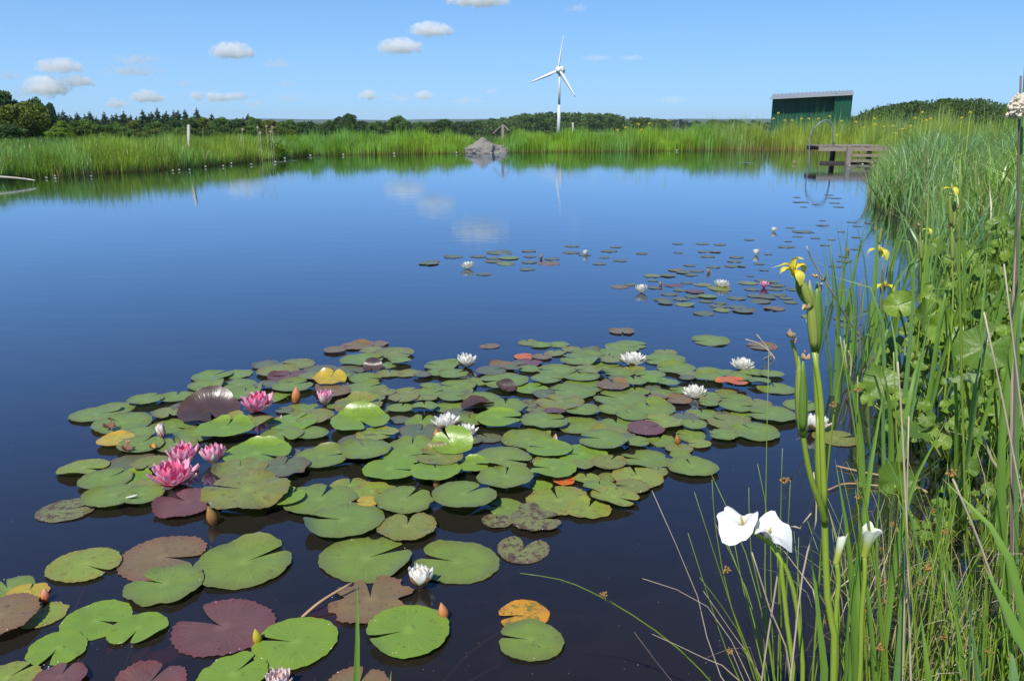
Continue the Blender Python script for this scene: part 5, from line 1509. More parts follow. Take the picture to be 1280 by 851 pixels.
leaf_plant('iris clump with broad upright leaves right of the tall iris stem', [
 (1068,880,1062,700,1044,574,1.55,15,IL,.2),(1052,880,1060,770,1078,640,1.5,12,IL,.6),(1028,880,1024,780,1011,665,1.45,13,IL,-.2),
 (1058,900,1080,640,1108,470,1.6,17,IL,.1),(1092,900,1086,760,1072,640,1.6,14,IL,.4)])
leaf_plant('iris leaves slanting right over the dark water beside the pale leaf', [
 (1098,850,1130,640,1184,522,1.9,13,IL,0),(1105,880,1095,700,1100,600,1.85,12,IL,.5),(1118,880,1128,760,1133,640,1.8,13,IB,-.3)])
leaf_plant('broad iris leaf arching down to the left at the lower right', [
 (1290,900,1262,700,1178,598,1.7,22,IL,.1,.12),(1300,900,1290,740,1276,610,1.75,16,IL,.3)])
leaf_plant('very broad iris leaf closest to the camera at the bottom right corner', [
 (1330,940,1270,790,1230,706,1.0,36,IL,.2),(1270,940,1268,860,1262,800,1.0,30,IB,-.2)])
leaf_plant('dark upright iris leaves between the rushes near the bottom right', [
 (1205,900,1212,790,1222,688,1.45,15,IB,.9),(1220,900,1216,800,1200,715,1.5,13,IB,.4),(1160,900,1158,830,1150,760,1.5,14,IL,0)])
leaf_plant('single green blade rising from the bottom edge left of centre', [(447,900,447,800,446,724,1.55,12,IL,.0)])
leaf_plant('small leaf tip at the bottom edge between the lily pads and rushes', [(484,900,486,870,489,838,1.5,9,IL,.2)])

# ------------------------------------------------------------------ mid-distance iris clumps on the right bank
def iris_clump(x, y, n, hgt, wid, label, seed, mats=(IL, IB), spread=.16, lean=.35, group='iris clumps on the right bank'):
    q = random.Random(seed)
    g = g1(x, y)
    rt = empty('iris_plant', (x, y, g), label, 'iris', group)
    for k in range(n):
        a = q.uniform(0, 6.28); r_ = q.uniform(0, spread)
        b0 = Vector((x + math.cos(a)*r_, y + math.sin(a)*r_, g - .05))
        h = hgt * q.uniform(.6, 1.08); l = lean * h * q.uniform(.05, 1) ; aa = a + q.uniform(-.6, .6)
        d = Vector((math.cos(aa), math.sin(aa), 0))
        pts = [b0, b0 + d*l*.2 + Vector((0,0,h*.4)), b0 + d*l*.55 + Vector((0,0,h*.75)), b0 + d*l + Vector((0,0,h))]
        if q.random() < .28: pts[-1] = b0 + d*(l + .3*h*q.uniform(.4,1)) + Vector((0,0,h*q.uniform(.6,.85)))
        put_leaf(rt, pts, wid * q.uniform(.7, 1.15), M[mats[0] if q.random() < .6 else mats[1]], q.uniform(-1.2, 1.2), sub=2)
    return rt
for i, (x, y, n, h, w, lab) in enumerate([
 (1.82,3.05,6,1.28,.030,'tall iris clump nearest the camera on the right bank, tips against the reeds'),
 (2.15,3.25,6,1.38,.030,'tall iris clump at the right frame edge behind the cattail'),
 (1.78,3.55,5,1.15,.028,'iris clump with yellowing flowers beside the water on the right'),
 (2.45,3.9,6,1.3,.030,'bluish iris clump behind the broad round leaves at the right edge'),
 (2.1,4.1,6,1.2,.030,'iris clump in the middle of the round leaves on the right'),
 (2.75,4.8,14,1.25,.030,'iris clump standing far back among the round leaves, right side'),
 (2.05,4.75,9,1.12,.040,'broad bright iris clump between the two yellow flowers and the fading one'),
 (2.45,5.15,10,1.15,.040,'broad iris clump just behind the fading yellow flower'),
 (2.45,5.6,14,1.15,.028,'iris clump at the water edge behind the first tall clumps'),
 (3.2,6.2,15,1.25,.030,'iris clump in front of the blue green sedges at right'),
 (3.0,7.4,14,1.2,.028,'slender iris clump leaning over the water before the sedges'),
 (3.9,7.6,15,1.25,.030,'iris clump in the sedges toward the right edge'),
 (4.2,9.2,10,1.25,.030,'small looking iris clump deep in the sedges, right of the water'),
 (5.0,8.6,15,1.3,.030,'iris clump in the sedges at the far right edge'),
 ]): iris_clump(x, y, n, h, w, lab, 500 + i)

def flowering(label, base_, stems, blooms, buds_=(), wither=(), name='yellow_iris', group=None, rs=.005):
    rt = empty(name, base_, label, 'iris', group)
    for st in stems: put_tube(rt, st, rs, rs*.7, M['iris_stem'])
    for p, s, yw in blooms: iris_flower(rt, p, s, yw)
    for a, b_, w in buds_: sheath(rt, a, b_, w)
    for i, (p, s) in enumerate(wither): curled(rt, p, s, i + 2)
    return rt
Yb = P(1098, 452).y
b0 = P(1098, 452)
flowering('yellow iris with two open flowers standing in the water left of the round leaves', (b0.x, Yb, -.1),
  [[P(1100,452)-Vector((0,0,.2)), PD(1101,400,Yb), PD(1100,350,Yb), PD(1099,312,Yb), PD(1101,290,Yb)], [P(1107,455)-Vector((0,0,.2)), PD(1110,410,Yb), PD(1104,375,Yb), PD(1104,352,Yb)]],
  [(PD(1099,313,Yb-.03), .092, -1.2), (PD(1106,357,Yb-.03), .085, -.9)], [(PD(1099,305,Yb),PD(1102,284,Yb),.022)], [(PD(1094,288,Yb-.02),.016),(PD(1104,289,Yb-.02),.012)])
rt = iris_clump(b0.x + .03, Yb + .05, 6, .62, .024, 'thin dark iris leaves rising from the water under the two yellow flowers', 620, (IL, IB), .08, .12)
Yc = 4.0
bx = PD(1192, 440, Yc)
flowering('iris stem with a fading yellow flower and long yellow buds at the right', (bx.x, Yc, g1(bx.x, Yc)),
  [[Vector((bx.x, Yc, g1(bx.x, Yc)-.05)), PD(1190,400,Yc), PD(1190,320,Yc), PD(1189,262,Yc)]],
  [(PD(1190,236,Yc-.03), .05, -1.5)], [(PD(1189,282,Yc),PD(1187,240,Yc),.026),(PD(1192,285,Yc),PD(1194,246,Yc),.022),(PD(1191,325,Yc),PD(1190,288,Yc),.022)], [(PD(1198,262,Yc-.02),.015),(PD(1185,285,Yc-.02),.013)])
bx = PD(1152, 420, 4.6)
flowering('short iris stem with a small yellow flower left of the fading one', (bx.x, 4.6, g1(bx.x, 4.6)),
  [[Vector((bx.x, 4.6, g1(bx.x, 4.6)-.05)), PD(1153,360,4.6), PD(1153,295,4.6)], [PD(1153,340,4.6), PD(1160,300,4.6), PD(1160,290,4.6)]],
  [(PD(1160,287,4.55), .035, -1.4)], [(PD(1152,325,4.6),PD(1150,290,4.6),.024)], [(PD(1148,283,4.55),.014)])
# far yellow irises scattered in the reed belts
FI = [(782,160,41),(798,156,41),(812,155,41),(835,151,41),(802,163,41),(772,163,41),(973,142,44),(981,151,44),(1002,149,43),(1011,149,43),(1023,149,43),(1037,146,43),(1052,152,40),(1070,153,38),(1080,160,34),
      (1093,149,34),(1094,156,32),(1105,159,30),(1116,158,28),(1046,170,42),(1144,148,26),(1153,141,22),(1158,151,20),(1163,149,20),(1138,158,22),(1128,162,24),(1213,141,14),(1202,148,16),(1120,167,22),(967,149,44),(990,151,44)]
for i, (x, y, Y) in enumerate(FI):
    p = PD(x, y, Y); g = g1(p.x, p.y)
    s = 2.3 * Y / FPX
    side = 'right of the wind turbine' if x < 900 else ('in front of the green shed' if x < 1060 else ('above the jetty' if x < 1125 else 'before the right hand wood'))
    gi = [f_ for f_ in FI if (f_[0] < 900, f_[0] < 1060, f_[0] < 1125) == (x < 900, x < 1060, x < 1125)]
    nn = sorted(f_[0] for f_ in gi).index(x)
    rt = empty('yellow_iris', (p.x, p.y, g), 'far yellow iris bloom %s, %s from the left' % (side, ordn[nn]), 'iris', 'far yellow irises in the reeds')
    put_tube(rt, [(p.x, p.y, g - .1), (p.x + .02, p.y, (g + p.z)/2), p], .008, .006, M['iris_stem'], n=4, sub=1)
    b = MB()
    for k in range(3):
        a = 2*PI*k/3 + i; d = Vector((math.cos(a), math.sin(a), 0)); t_ = Vector((-d.y, d.x, 0))
        c = p - rt.location
        b.add([c + Vector((0,0,.1*s)), c + d*s*.6 + t_*s*.45 + Vector((0,0,.25*s)), c + d*s*1.05 - Vector((0,0,.35*s)), c + d*s*.6 - t_*s*.45 + Vector((0,0,.25*s)), c + d*s*.25 + Vector((0,0,.8*s))], [(0,1,2,3), (0,1,4), (0,4,3)])
    link('flower', mesh('flower', b.v, b.f, M['yellow'], uv=[(.6,.5)]*len(b.v)), rt)
# pale fluffy reed heads on the left bank
M['fluff'] = simple('seed_fluff', (0.62, 0.55, 0.44), 0.95, 0.2, 40, 0.1, 0.5, dist=.01)
for i, (x, y) in enumerate([(303,162),(322,160),(325,166),(333,158),(340,159),(338,165)]):
    p = PD(x, y, 33); g = g1(p.x, p.y)
    rt = empty('fluffy_reed', (p.x, 33, g), 'pale fluffy reed seed head above the left bank, %s from the left' % ordn[i], 'reed', 'fluffy reed heads on the left bank')
    put_tube(rt, [(p.x, 33, g - .1), p], .006, .005, M['straw'], n=4, sub=1); lump(rt, p, .055, M['fluff'], 'seed_head', i)

# ------------------------------------------------------------------ cattail at the right edge
Yt = 2.15
c0 = PD(1266, 851, Yt); c0.z = g1(c0.x, Yt)
root = empty('cattail', c0, 'cattail with a fluffy cream seed head cut by the right edge', 'cattail')
put_tube(root, [c0 - Vector((0,0,.05)), PD(1266,600,Yt), PD(1270,400,Yt), PD(1273,200,Yt), PD(1276,95,Yt)], .0032, .0024, M['darkstraw'], n=8)
for k in range(3): lump(root, PD(1271 + 4*k, 137 - 5*k, Yt - .01), .025, M['fluff'], 'seed_head', 70 + k, 110)
put_leaf(root, [c0, PD(1268,420,Yt+.05), PD(1273,250,Yt+.06), PD(1281,70,Yt+.05)], .032, M[IB], .1)
put_leaf(root, [c0, PD(1250,600,Yt-.1), PD(1266,420,Yt-.1), PD(1292,260,Yt-.1)], .030, M[IL], .1)
put_leaf(root, [c0, PD(1264,520,Yt), PD(1268,330,Yt), PD(1281,235,Yt)], .014, M['straw'], .3, 'dead_leaf')

# ------------------------------------------------------------------ round leaved bank plants
def mk_round():
    t = MT('round_leaf')
    sp = t.n('ShaderNodeSeparateXYZ'); t.l(t.uv(), sp.inputs[0])
    x = t.math('SUBTRACT', sp.outputs[0], 0.5); y = t.math('SUBTRACT', sp.outputs[1], 0.5)
    ang = t.math('ARCTAN2', y, x); rho = t.math('MULTIPLY', t.math('SQRT', t.math('ADD', t.math('MULTIPLY', x, x), t.math('MULTIPLY', y, y))), 2.0)
    nz = t.noise(t.obj(), 14.0, 4, .6)
    v = t.math('SUBTRACT', 1.0, t.step(t.math('ABSOLUTE', t.math('SINE', t.math('ADD', t.math('MULTIPLY', ang, 5.0), t.math('MULTIPLY', nz, 1.2)))), 0.0, .12))
    v2 = t.math('MULTIPLY', t.step(rho, .35, .6), t.math('SUBTRACT', 1.0, t.step(t.math('ABSOLUTE', t.math('SINE', t.math('ADD', t.math('MULTIPLY', ang, 13.0), t.math('MULTIPLY', nz, 2.0)))), 0.0, .16)))
    vv = t.math('MAXIMUM', v, t.math('MULTIPLY', v2, .6))
    c = t.mix(nz, (0.09, 0.19, 0.012), (0.23, 0.34, 0.028))
    c = t.mix(t.math('MULTIPLY', t.rnd(), 0.8), c, (0.06, 0.13, 0.015))
    c = t.mix(t.math('MULTIPLY', vv, .5), c, (0.36, 0.46, 0.14))
    c = t.mix(t.step(t.noise(t.obj(), 30.0, 3), .68, .74), c, (.22, .17, .05))
    under = t.mix(t.math('MULTIPLY', vv, .6), (0.24, 0.33, 0.12), (0.42, 0.48, 0.24))
    c = t.mix(t.n('ShaderNodeNewGeometry').outputs['Backfacing'], c, under)
    return t.princ(c, 0.36, 0.5, t.bump(t.math('ADD', t.math('MULTIPLY', vv, -1.0), nz), .45, .006), trans=.2, transcol=t.mix(1.0, c, (1.5, 1.5, .5), 'MULTIPLY'))
M['round'] = mk_round()
RL = []
for s in range(6):
    vs, fs, uv = pad_mesh(0.5, -PI/2, 900 + s, 6, 36, .20, .12 + .05 * (s % 3), [(PI/2 + .5*(s-3)*.4, .3, .7 + .1*s)] if s % 2 else None, .5, 0)
    # scalloped edge
    vs = [(x, y + .12, z) if True else 0 for x, y, z in vs]
    RL.append(mesh('leaf', vs, fs, M['round'], uv=uv))
def round_plant(x, y, n, h0, h1, size, label, seed, g=None, spread=.3):
    q = random.Random(seed); gg = g1(x, y) if g is None else g
    rt = empty('butterbur_plant', (x, y, gg), label, 'plant', 'round leaved plants on the right bank')
    for k in range(n):
        a = q.uniform(0, 6.28); r_ = spread * q.uniform(.15, 1)
        h = q.uniform(h0, h1); s = size * q.uniform(.55, 1.25)
        tip = Vector((math.cos(a)*r_, math.sin(a)*r_, h))
        o = link('leaf', RL[q.randrange(6)], rt, tip, scale=s)
        # blades face up and outwards, many turned to the light
        tilt = q.uniform(.25, 1.15)
        dirv = Vector((math.cos(a) * .6 - .35, math.sin(a) * .6 - .75, 0)).normalized()
        nrm = (Vector((0, 0, 1)) * math.cos(tilt) + dirv * math.sin(tilt)).normalized()
        o.rotation_mode = 'QUATERNION'
        o.rotation_quaternion = nrm.to_track_quat('Z', 'Y') @ Matrix.Rotation(q.uniform(-.9, .9) + (PI if q.random() < .3 else 0), 3, 'Z').to_quaternion()
        b = MB(); b.tube(bez((tip.x*.15, tip.y*.15, -.05), (tip.x*.5, tip.y*.5, h*.7), tip, 4), [.006, .005, .0045, .004, .0035], 5)
        uv = [(.5, 0)] * len(b.v)
        link('leaf_stalk', mesh('leaf_stalk', b.v, b.f, M['iris_stem'], uv=uv), rt)
    return rt
def at(px, py, z=.12):
    p = P(px, py, z); return p.x, p.y
RP = [(1150,420,10,.15,.42,.15,'round leaved plant nearest the two yellow flowers, at the water edge'),
 (1205,400,13,.2,.62,.18,'round leaved plant behind the iris with long yellow buds'),
 (1262,395,14,.25,.75,.19,'round leaved plant high at the right edge below the sedges'),
 (1172,478,11,.12,.42,.15,'round leaved plant overhanging the dark water, middle of the right bank'),
 (1225,470,13,.2,.55,.19,'round leaved plant with pale undersides in the middle of the right bank'),
 (1282,470,13,.25,.6,.20,'round leaved plant by the cattail stem at the right edge'),
 (1200,545,9,.10,.32,.14,'low round leaved plant over the black water gap'),
 (1262,560,11,.12,.42,.15,'low round leaved plant under the cattail at the right edge'),
 (1310,520,12,.2,.6,.18,'round leaved plant half cut by the right frame edge'),
 (1240,350,12,.2,.6,.18,'farthest round leaved plant, between iris clumps and sedges'),
 (1290,345,12,.25,.7,.18,'far round leaved plant beside the right frame edge'),
 (1310,410,12,.3,.75,.19,'tall round leaved plant outside right of the cattail leaf'),
 (1190,360,11,.15,.5,.16,'round leaved plant behind the short iris stem with a small flower'),
 (1132,455,11,.08,.38,.14,'round leaved plant reaching farthest left over the water below the two yellow flowers'),
 (1140,520,9,.05,.30,.13,'low round leaved plant hanging over the water beside the single rounded leaf'),
 (1240,640,7,.05,.22,.10,'small round leaved seedlings under the rushes near the camera'),
 (1180,660,5,.04,.16,.09,'few small round leaves over the water among the rushes')]
for i, (px, py, n, h0, h1, s, lab) in enumerate(RP):
    x, y = at(px, py); round_plant(x, y, int(n * 2.3), h0 * .8, h1 * 1.12, s * .62, lab, 700 + i, max(g1(x, y), 0.0))
def one_leaf(px, py, Y, wpx, nrm, base_px, label, mi=0, spin=0, name='butterbur_plant', group='single round leaves over the water'):
    p = PD(px, py, Y); b_ = P(*base_px, z=0)
    rt = empty(name, (b_.x, b_.y, -.05), label, 'plant', group)
    s = wpx * Y * 1.03 / FPX
    o = link('leaf', RL[mi], rt, p - rt.location, scale=s)
    o.rotation_mode = 'QUATERNION'; o.rotation_quaternion = Vector(nrm).normalized().to_track_quat('Z', 'Y') @ Matrix.Rotation(spin, 3, 'Z').to_quaternion()
    m_ = (p + b_) / 2 + Vector((0, 0, .04))
    b = MB(); b.tube([q - rt.location for q in bez(b_ - Vector((0,0,.1)), m_, p, 5)], [.006]*6, 6)
    link('leaf_stalk', mesh('leaf_stalk', b.v, b.f, M['iris_stem'], uv=[(.5, 0)] * len(b.v)), rt)
one_leaf(1103,483,3.7,44,(-.2,-.75,.6),(1128,560),'single rounded leaf held over the open water beside the bank',0,.4)
one_leaf(1124,386,4.8,36,(-.3,-.8,.5),(1140,450),'pale round leaf facing the camera just right of the two yellow flowers',2,.2)
one_leaf(1235,430,3.0,66,(-.45,-.6,.65),(1255,590),'largest round leaf on the right bank with strong pale veins',4,2.6)
one_leaf(1205,468,2.95,48,(.2,-.35,-.9),(1222,590),'large leaf turned to show its pale veined underside',3,1.2)
one_leaf(1118,607,2.75,52,(.1,-.85,.4),(1150,680),'pale yellowish leaf with a notched edge low over the water',1,-.2)
one_leaf(1208,588,3.0,34,(-.5,-.6,.6),(1215,640),'small glossy bright leaf over the black water gap',5,.6)
one_leaf(1148,540,3.2,40,(.2,-.3,.9),(1170,590),'leaf lying almost flat over the dark water by the bank',0,1.0)
one_leaf(1180,415,4.2,44,(-.3,-.9,.2),(1185,470),'upright round leaf in the middle of the bank plants',2,0)
one_leaf(1160,395,4.3,50,(.5,-.7,.3),(1165,460),'half turned broad leaf left of the upright one',4,1.5)

# ------------------------------------------------------------------ soft rushes (each clump a thing, each stem a part)
def rush_clump(x, y, n, h, label, seed, spread=.07, lean=.35, bias=(0, 0), dead=.26, specs=(), Y=None):
    q = random.Random(seed); g = g1(x, y)
    rt = empty('rush_clump', (x, y, g), label, 'rush', 'soft rush clumps in the foreground')
    def stem(pts, dd, r_=.0022):
        m = M['straw'] if dd == 1 else (M['darkstraw'] if dd == 2 else M['rush'])
        o = put_tube(rt, pts, r_, r_*.28, m, 'stem', 5, 2)
        if dd == 0 and q.random() < .33:
            k = q.uniform(.55, .8); j = int(k * (len(pts) - 1)); p = Vector(pts[j]).lerp(Vector(pts[min(j+1, len(pts)-1)]), .5)
            lump(rt, p + Vector((.006, -.004, 0)), q.uniform(.008, .014), M['seed'], 'seed_cluster', int(q.random()*1e6), 16)
    for k in range(n):
        a = q.uniform(0, 6.28); r_ = spread * math.sqrt(q.random())
        b_ = Vector((x + math.cos(a)*r_, y + math.sin(a)*r_, g - .06))
        hh = h * q.uniform(.5, 1.08); aa = a + q.uniform(-.9, .9); l = lean * hh * q.uniform(.05, 1)
        d = Vector((math.cos(aa) + bias[0], math.sin(aa) + bias[1], 0)) * l
        dd = 0 if q.random() > dead else (1 if q.random() < .75 else 2)
        pts = [b_, b_ + d*.3 + Vector((0,0,hh*.42)), b_ + d*.65 + Vector((0,0,hh*.74)), b_ + d*1.1 + Vector((0,0,hh*(.98 if dd == 0 else q.uniform(.7,.95))))]
        if dd and q.random() < .4: pts[-1] = pts[-2] + Vector((q.uniform(-.12,.12), q.uniform(-.1,.1), -q.uniform(.0,.12)))
        stem(pts, dd, .0024 if dd == 0 else .0019)
    for s_ in specs:
        pp, dd = s_[0], s_[1]; YY = s_[2] if len(s_) > 2 else y
        pts = [PD(a_, b__, YY) for a_, b__ in pp]
        g_ = PD(pp[0][0], pp[0][1], YY); pts = [Vector((x + R.uniform(-.03,.03), y, g - .05))] + pts
        stem(pts, dd, .0026 if dd == 0 else .0021)
    return rt
rush_clump(.76, 1.86, 22, .78, 'leftmost rush clump reaching over the open water beside the arum flowers', 801, .09, .42, (-.35, 0), specs=[
 ([(939,835),(901,717),(868,615)],0),([(901,845),(872,745),(815,613)],1),([(950,851),(914,758),(895,663),(890,599)],0),([(958,777),(939,691),(936,609)],0),
 ([(968,851),(963,675),(947,580)],0),([(955,840),(930,740),(917,672)],0),([(920,840),(898,784),(860,666)],0),([(952,848),(915,790),(879,738)],1),([(875,880),(840,851),(793,790)],2),
 ([(905,870),(850,812),(790,768),(740,740),(700,724),(650,716)],0,1.9),([(960,800),(957,640),(961,440)],0),([(975,800),(976,640),(978,560)],0),([(985,830),(984,700),(988,600)],0),
 ([(925,851),(880,822),(815,792)],1)])
rt = bpy.data.objects['rush_clump']; lump(rt, PD(755,743,1.87), .011, M['seed'], 'seed_cluster', 5, 16)
for i, (x, y, n, h, lab) in enumerate([
 (.93,1.72,20,.74,'rush clump at the foot of the two white arum flowers'),
 (1.08,1.95,22,.80,'rush clump behind the tall iris stem, with brown seed clusters'),
 (1.22,1.72,22,.70,'rush clump right of the furled arum flower'),
 (1.36,2.02,24,.78,'dense rush clump in the middle of the foreground bank'),
 (1.56,1.88,24,.74,'dense rush clump left of the broad arching iris leaf'),
 (1.52,2.32,22,.76,'rush clump growing in dark water in front of the round leaves'),
 (1.78,2.2,22,.80,'rush clump near the right edge beneath the cattail'),
 (1.12,1.48,22,.52,'short rush clump at the bottom edge right of the iris stems'),
 (1.36,1.50,22,.54,'short rush clump at the bottom edge left of the broadest leaf'),
 (1.85,2.62,18,.72,'rush clump against the round leaves at the right'),
 (1.66,1.62,26,.66,'rush clump under the arching leaf near the right edge'),
 (1.22,2.25,18,.62,'rush clump in the dark water gap behind the furled arum flower'),
 (1.48,1.70,26,.62,'rush clump between the dark upright iris leaves'),
 (1.20,1.60,22,.56,'low rush clump just behind the shortest ones at the bottom edge'),
 (2.0,2.35,20,.78,'rush clump cut by the right edge of the photo'),
 (1.40,2.62,16,.55,'thin rush clump standing in dark water before the bank leaves'),
 (.98,1.50,20,.50,'short rush clump at the bottom edge below the arum flowers'),
 ]): rush_clump(x, y, n, h, lab, 810 + i, .10, .30)
for i, (x, y, n, h, w, lab) in enumerate([
 (1.42,1.85,8,.72,.017,'low young iris clump among the rushes in the middle of the near bank'),
 (1.70,2.05,8,.78,.018,'low young iris clump among the rushes below the cattail'),
 (1.20,1.78,7,.66,.015,'low young iris clump among the rushes right of the furled arum'),
 (1.50,2.55,8,.70,.020,'young iris clump between the rushes and the round leaves'),
 (1.05,1.60,6,.55,.015,'low young iris clump at the bottom edge under the tall iris stem'),
 (1.95,2.55,9,.95,.024,'iris clump between the cattail and the nearest round leaves'),
 (1.62,1.72,7,.62,.016,'low young iris clump beneath the broad arching leaf')]): iris_clump(x, y, n, h, w, lab, 640 + i, (IL, IB), .10, .38, 'low iris clumps among the rushes')
# dead straw litter between the clumps
r_ = np.random.default_rng(91); n_ = 1100
lx = r_.uniform(.55, 2.4, n_); ly = r_.uniform(1.25, 3.0, n_)
k_ = (sdist(lx, ly) > -0.35) & (lx > 1.0); lx, ly = lx[k_], ly[k_]
P3_ = np.stack([lx, ly, np.maximum(gz(lx, ly), -0.02) + r_.uniform(0, .05, len(lx))], 1)
me_ = blades('dead_straw', P3_, r_.uniform(.02, .34, len(lx)), r_.uniform(.002, .005, len(lx)), r_.uniform(.05, .4, len(lx)), (.34,.25,.14), (.55,.45,.30), (.30,.22,.12), M['reed'], .6, 92)
tag(link('dead_straw', me_), 'tangle of dead straw and fallen rush stems at the foot of the near bank plants', 'straw', kind='stuff')
me_ = blades('fine_grass', P3_[::1] + np.array([.03, .02, -.03]), r_.uniform(.10, .42, len(lx)), r_.uniform(.002, .006, len(lx)), r_.uniform(.02, .2, len(lx)), (.11,.22,.02), (.22,.31,.04), (.12,.12,.04), M['reed'], .5, 93)
tag(link('fine_grass', me_), 'fine young grass blades among the rushes on the near bank', 'grass', kind='stuff')
# slender single rushes and straws given by where they stand
def lone(pp, Y, r0, mat, label, name='dead_reed_stalk', cat='stalk', seedy=None, group=None):
    pts = [PD(a, b_, (Y[i] if isinstance(Y, (list, tuple)) else Y)) for i, (a, b_) in enumerate(pp)]
    if pp[0][1] >= 600:        # rooted in the bank below
        g_ = g1(pts[0].x, pts[0].y)
        if pts[0].z > g_: pts = [Vector((pts[0].x * 2 - pts[1].x if abs(pts[1].x - pts[0].x) < .15 else pts[0].x, pts[0].y, g_ - .05))] + pts
    rt = empty(name, pts[0], label, cat, group)
    put_tube(rt, pts, r0, r0*.6, M[mat], 'stem', 5, 3)
    if seedy: lump(rt, PD(seedy[0], seedy[1], (Y if not isinstance(Y, (list, tuple)) else Y[0]) - .01), seedy[2], M['seed'], 'seed_cluster', 3, 14)
    return rt
yy = P(1090, 441).y
lone([(1090,441),(1060,400),(1040,365),(1018,330),(1008,308)], [yy, yy-.2, yy-.4, yy-.5, yy-.6], .007, 'straw', 'long bare dead reed leaning left over the water behind the iris bloom')
yy = P(968, 448).y
lone([(972,460),(966,444),(950,430),(932,424)], yy, .006, 'straw', 'left fork of a dead twig poking out of the water by a brown pad', 'dead_twig', 'twig')
lone([(966,452),(960,436),(946,418)], yy + .05, .005, 'straw', 'right fork of a dead twig poking out of the water by a brown pad', 'dead_twig', 'twig')
lone([(940,462),(955,448),(966,444)], yy, .006, 'darkstraw', 'dark bent twig lying on the water behind the far right white lily', 'dead_twig', 'twig')
yy = P(1075, 470).y
lone([(1076,470),(1075,420),(1077,350)], yy, .008, 'darkstraw', 'dark upright dead stalk standing in the water left of the two yellow flowers')
lone([(1104,450),(1103,400),(1105,330)], P(1104,455).y, .007, 'darkstraw', 'dark dead stalk among the leaves under the two yellow flowers')
lone([(1062,480),(1058,455),(1055,425)], P(1062,482).y, .006, 'straw', 'short pale broken stub in the water right of the tall iris, upright one')
lone([(1062,482),(1064,450),(1060,438)], P(1062,484).y, .006, 'straw', 'second short pale stub right beside the upright broken one')
lone([(1058,500),(1075,470),(1095,442)], P(1058,500).y, .007, 'darkstraw', 'dark old stalk lying slanted on the water right of the tall iris')
lone([(1140,890),(1135,700),(1128,540),(1122,452)], 1.7, .0032, 'straw', 'long pale dead straw standing upright right of the round single leaf')
lone([(1128,890),(1132,700),(1136,520)], 1.75, .0028, 'straw', 'shorter pale straw beside the long upright one')
lone([(1300,880),(1260,780),(1225,680),(1191,598)], 1.4, .0034, 'straw', 'straight pale straw crossing in front of the broad arching leaf', seedy=(1190,590,.012))
lone([(1252,610),(1240,575),(1228,545)], 2.6, .007, 'straw', 'short thick white broken stem among the round leaves')
lone([(1290,720),(1265,560),(1230,390)], 1.9, .0034, 'straw', 'dry straw leaning left past the largest round leaf')
lone([(1290,640),(1275,500),(1255,330)], 2.0, .0032, 'straw', 'second dry straw leaning left beside the cattail stem')
lone([(1210,690),(1204,540),(1200,380),(1199,330),(1200,200)], 2.7, .0055, 'rush', 'tall smooth green stem rising in front of the iris clump', 'reed', 'reed')
lone([(1110,860),(1098,740),(1072,560),(1050,420)], 1.5, .0026, 'rush', 'thin green rush leaning left with a brown cluster above the white lily', 'rush', 'rush', (1073,486,.009))
lone([(1085,880),(1076,700),(1072,600),(1072,470)], 1.55, .0024, 'rush', 'thin green rush standing straight in front of the bank leaves', 'rush', 'rush', (1073,620,.008))
lone([(1014,870),(1030,640),(1042,520),(1058,430)], 1.5, .0026, 'rush', 'thin rush with brown cluster just right of the tall iris stem', 'rush', 'rush', (1042,505,.009))
lone([(1150,870),(1136,700),(1122,560),(1117,440)], 1.65, .0026, 'rush', 'green rush rising past the single round leaf', 'rush', 'rush')
lone([(985,880),(1003,720),(1020,650),(1017,590)], 1.45, .0024, 'straw', 'pale thin straw behind the arum flowers')
lone([(975,700),(1000,660),(1014,641)], 1.6, .0026, 'straw', 'pale straw slanting up right from the white arum')
lone([(990,850),(962,760),(940,690)], 1.55, .0024, 'straw', 'pale straw leaning left below the arum flowers')
# creeping stems on the water at the right
for pts, r_, lab in [([(1160,615),(1120,598),(1080,590),(1045,582)],.006,'pale creeping stem lying on the water beneath the bank leaves'),
                     ([(1150,600),(1110,607),(1060,604),(1035,612)],.005,'yellowish creeping stem just in front of the pale one'),
                     ([(1280,668),(1230,662),(1180,655),(1130,648)],.006,'reddish creeping stem across the dark water among the rushes')]:
    stalk([P(a, b_, .01) for a, b_ in pts], r_, r_*.7, STW if 'pale' in lab else (M['iris_stem'] if 'yellow' in lab else M['lily_stalk']), lab, 'creeping_stalk', 'stalk')

# ------------------------------------------------------------------ white arum flowers
def mk_arum():
    t = MT('arum_white'); sp = t.n('ShaderNodeSeparateXYZ'); t.l(t.uv(), sp.inputs[0])
    c = t.mix(t.step(sp.outputs[0], 0.0, .30), (0.55, 0.60, 0.12), (0.86, 0.86, 0.82))
    return t.princ(c, 0.45, 0.4, t.bump(t.noise(t.obj(), 40, 3), .15, .003), trans=.2)
M['arum'] = mk_arum()
M['spadix'] = simple('arum_spadix', (0.62, 0.48, 0.16), 0.7, 0.3, 120, 0.2, 0.3, dist=.001)
t = MT('arum_green'); sp = t.n('ShaderNodeSeparateXYZ'); t.l(t.uv(), sp.inputs[0])
c = t.mix(t.step(sp.outputs[0], 0.25, .95), (0.42, 0.50, 0.08), (0.80, 0.82, 0.68))
M['arum_green'] = t.princ(c, 0.45, 0.4, t.bump(t.noise(t.obj(), 40, 3), .15, .003), trans=.2)
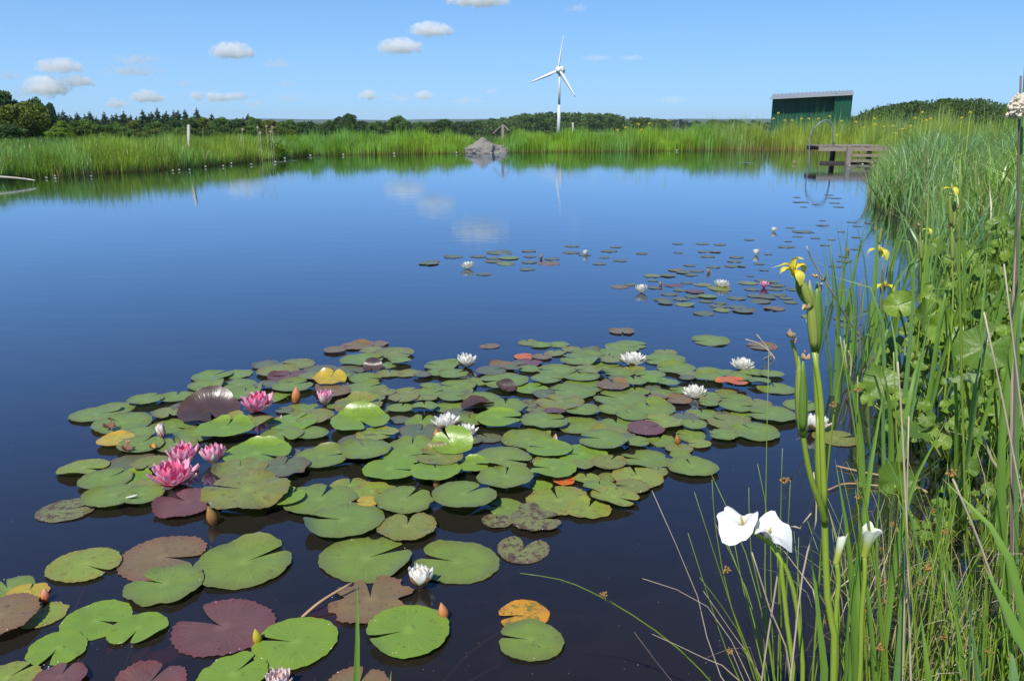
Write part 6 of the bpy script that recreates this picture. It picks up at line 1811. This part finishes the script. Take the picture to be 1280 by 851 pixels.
def arum(p, stem, axis, tipdir, size, label, op=1.0, seed=0):
    p = Vector(p); rt = empty('arum_lily', Vector((stem[0].x, stem[0].y, g1(stem[0].x, stem[0].y))), label, 'arum lily')
    A_ = Vector(axis).normalized(); T_ = Vector(tipdir); T_ = (T_ - A_ * T_.dot(A_)).normalized(); B_ = A_.cross(T_)
    vs, fs, uv = [], [], []
    NU, NV = 12, 30
    base_ = p - A_ * size * 1.0
    for i in range(NU + 1):
        u = i / NU
        for j in range(NV + 1):
            th = -PI * 1.04 + 2.08 * PI * j / NV
            k = max(0, math.cos(th))**3; bk = max(0, -math.cos(th))**2
            r_ = size * (.10 + .10*u + .62 * op * u**2.6 * (1 + .55*k - .35*bk)) * (1 + (.10 * math.sin(3*th + seed) + .06 * math.sin(7*th + 2*seed) + .03 * math.sin(13*th)) * u**2)
            h_ = size * (1.15*u - .62*op*u**3.2 * (1 + .75*math.sin(2*th + seed) + .25*math.sin(5*th + seed)) + .25*k*u**2*(1.2-op))
            if not op > .5: r_ *= 1 - .5*u*(1-op) + .12*(j/NV)
            vs.append(base_ + A_*h_ + (T_*math.cos(th) + B_*math.sin(th)) * r_ * (1 + .08*(j/NV))); uv.append((u, j/NV))
    for i in range(NU):
        for j in range(NV):
            a = i*(NV+1)+j; fs.append((a, a+NV+1, a+NV+2, a+1))
    vs = [v - rt.location for v in vs]
    link('spathe', mesh('spathe', vs, fs, M['arum' if op > .5 else 'arum_green'], uv=uv), rt)
    b = MB(); q = [base_ + A_*size*t - rt.location for t in (.1, .3, .55, .75, .8)]
    b.tube(q, [size*.05, size*.06, size*.055, size*.04, size*.01], 8); link('spadix', mesh('spadix', b.v, b.f, M['spadix'], uv=[(.5,.5)]*len(b.v)), rt)
    put_tube(rt, [Vector((stem[0].x, stem[0].y, rt.location.z - .05))] + list(stem) + [base_ + A_*size*.06], .0052, .0046, M['iris_stem'], 'stem', 8)
    return rt
Ya = 1.55
arum(PD(925,640,Ya), [PD(1003,880,Ya), PD(996,760,Ya), PD(978,700,Ya), PD(957,675,Ya)], (-.30,-.24,.92), (-.9,-.3,-.4), .047, 'left of two white arum flowers, opened toward the left over the water')
arum(PD(966,655,Ya-.03), [PD(992,880,Ya-.03), PD(984,780,Ya-.03), PD(977,715,Ya-.03), PD(976,700,Ya-.03)], (.16,-.34,.92), (1,-.2,-.5), .043, 'right of two white arum flowers, facing the camera behind the rush stems', seed=2)
arum(PD(1088,662,1.5), [PD(1072,880,1.5), PD(1077,770,1.5), PD(1081,720,1.5)], (.05,-.1,1), (.7,-.5,0), .062, 'narrow furled white arum flower right of the iris stems', .30, 1)
arum(PD(1052,675,1.45), [PD(1042,880,1.45), PD(1045,770,1.45), PD(1048,725,1.45)], (.12,0,1), (.7,-.5,0), .050, 'tight greenish arum bud between the iris stems and the furled flower', .08, 3)
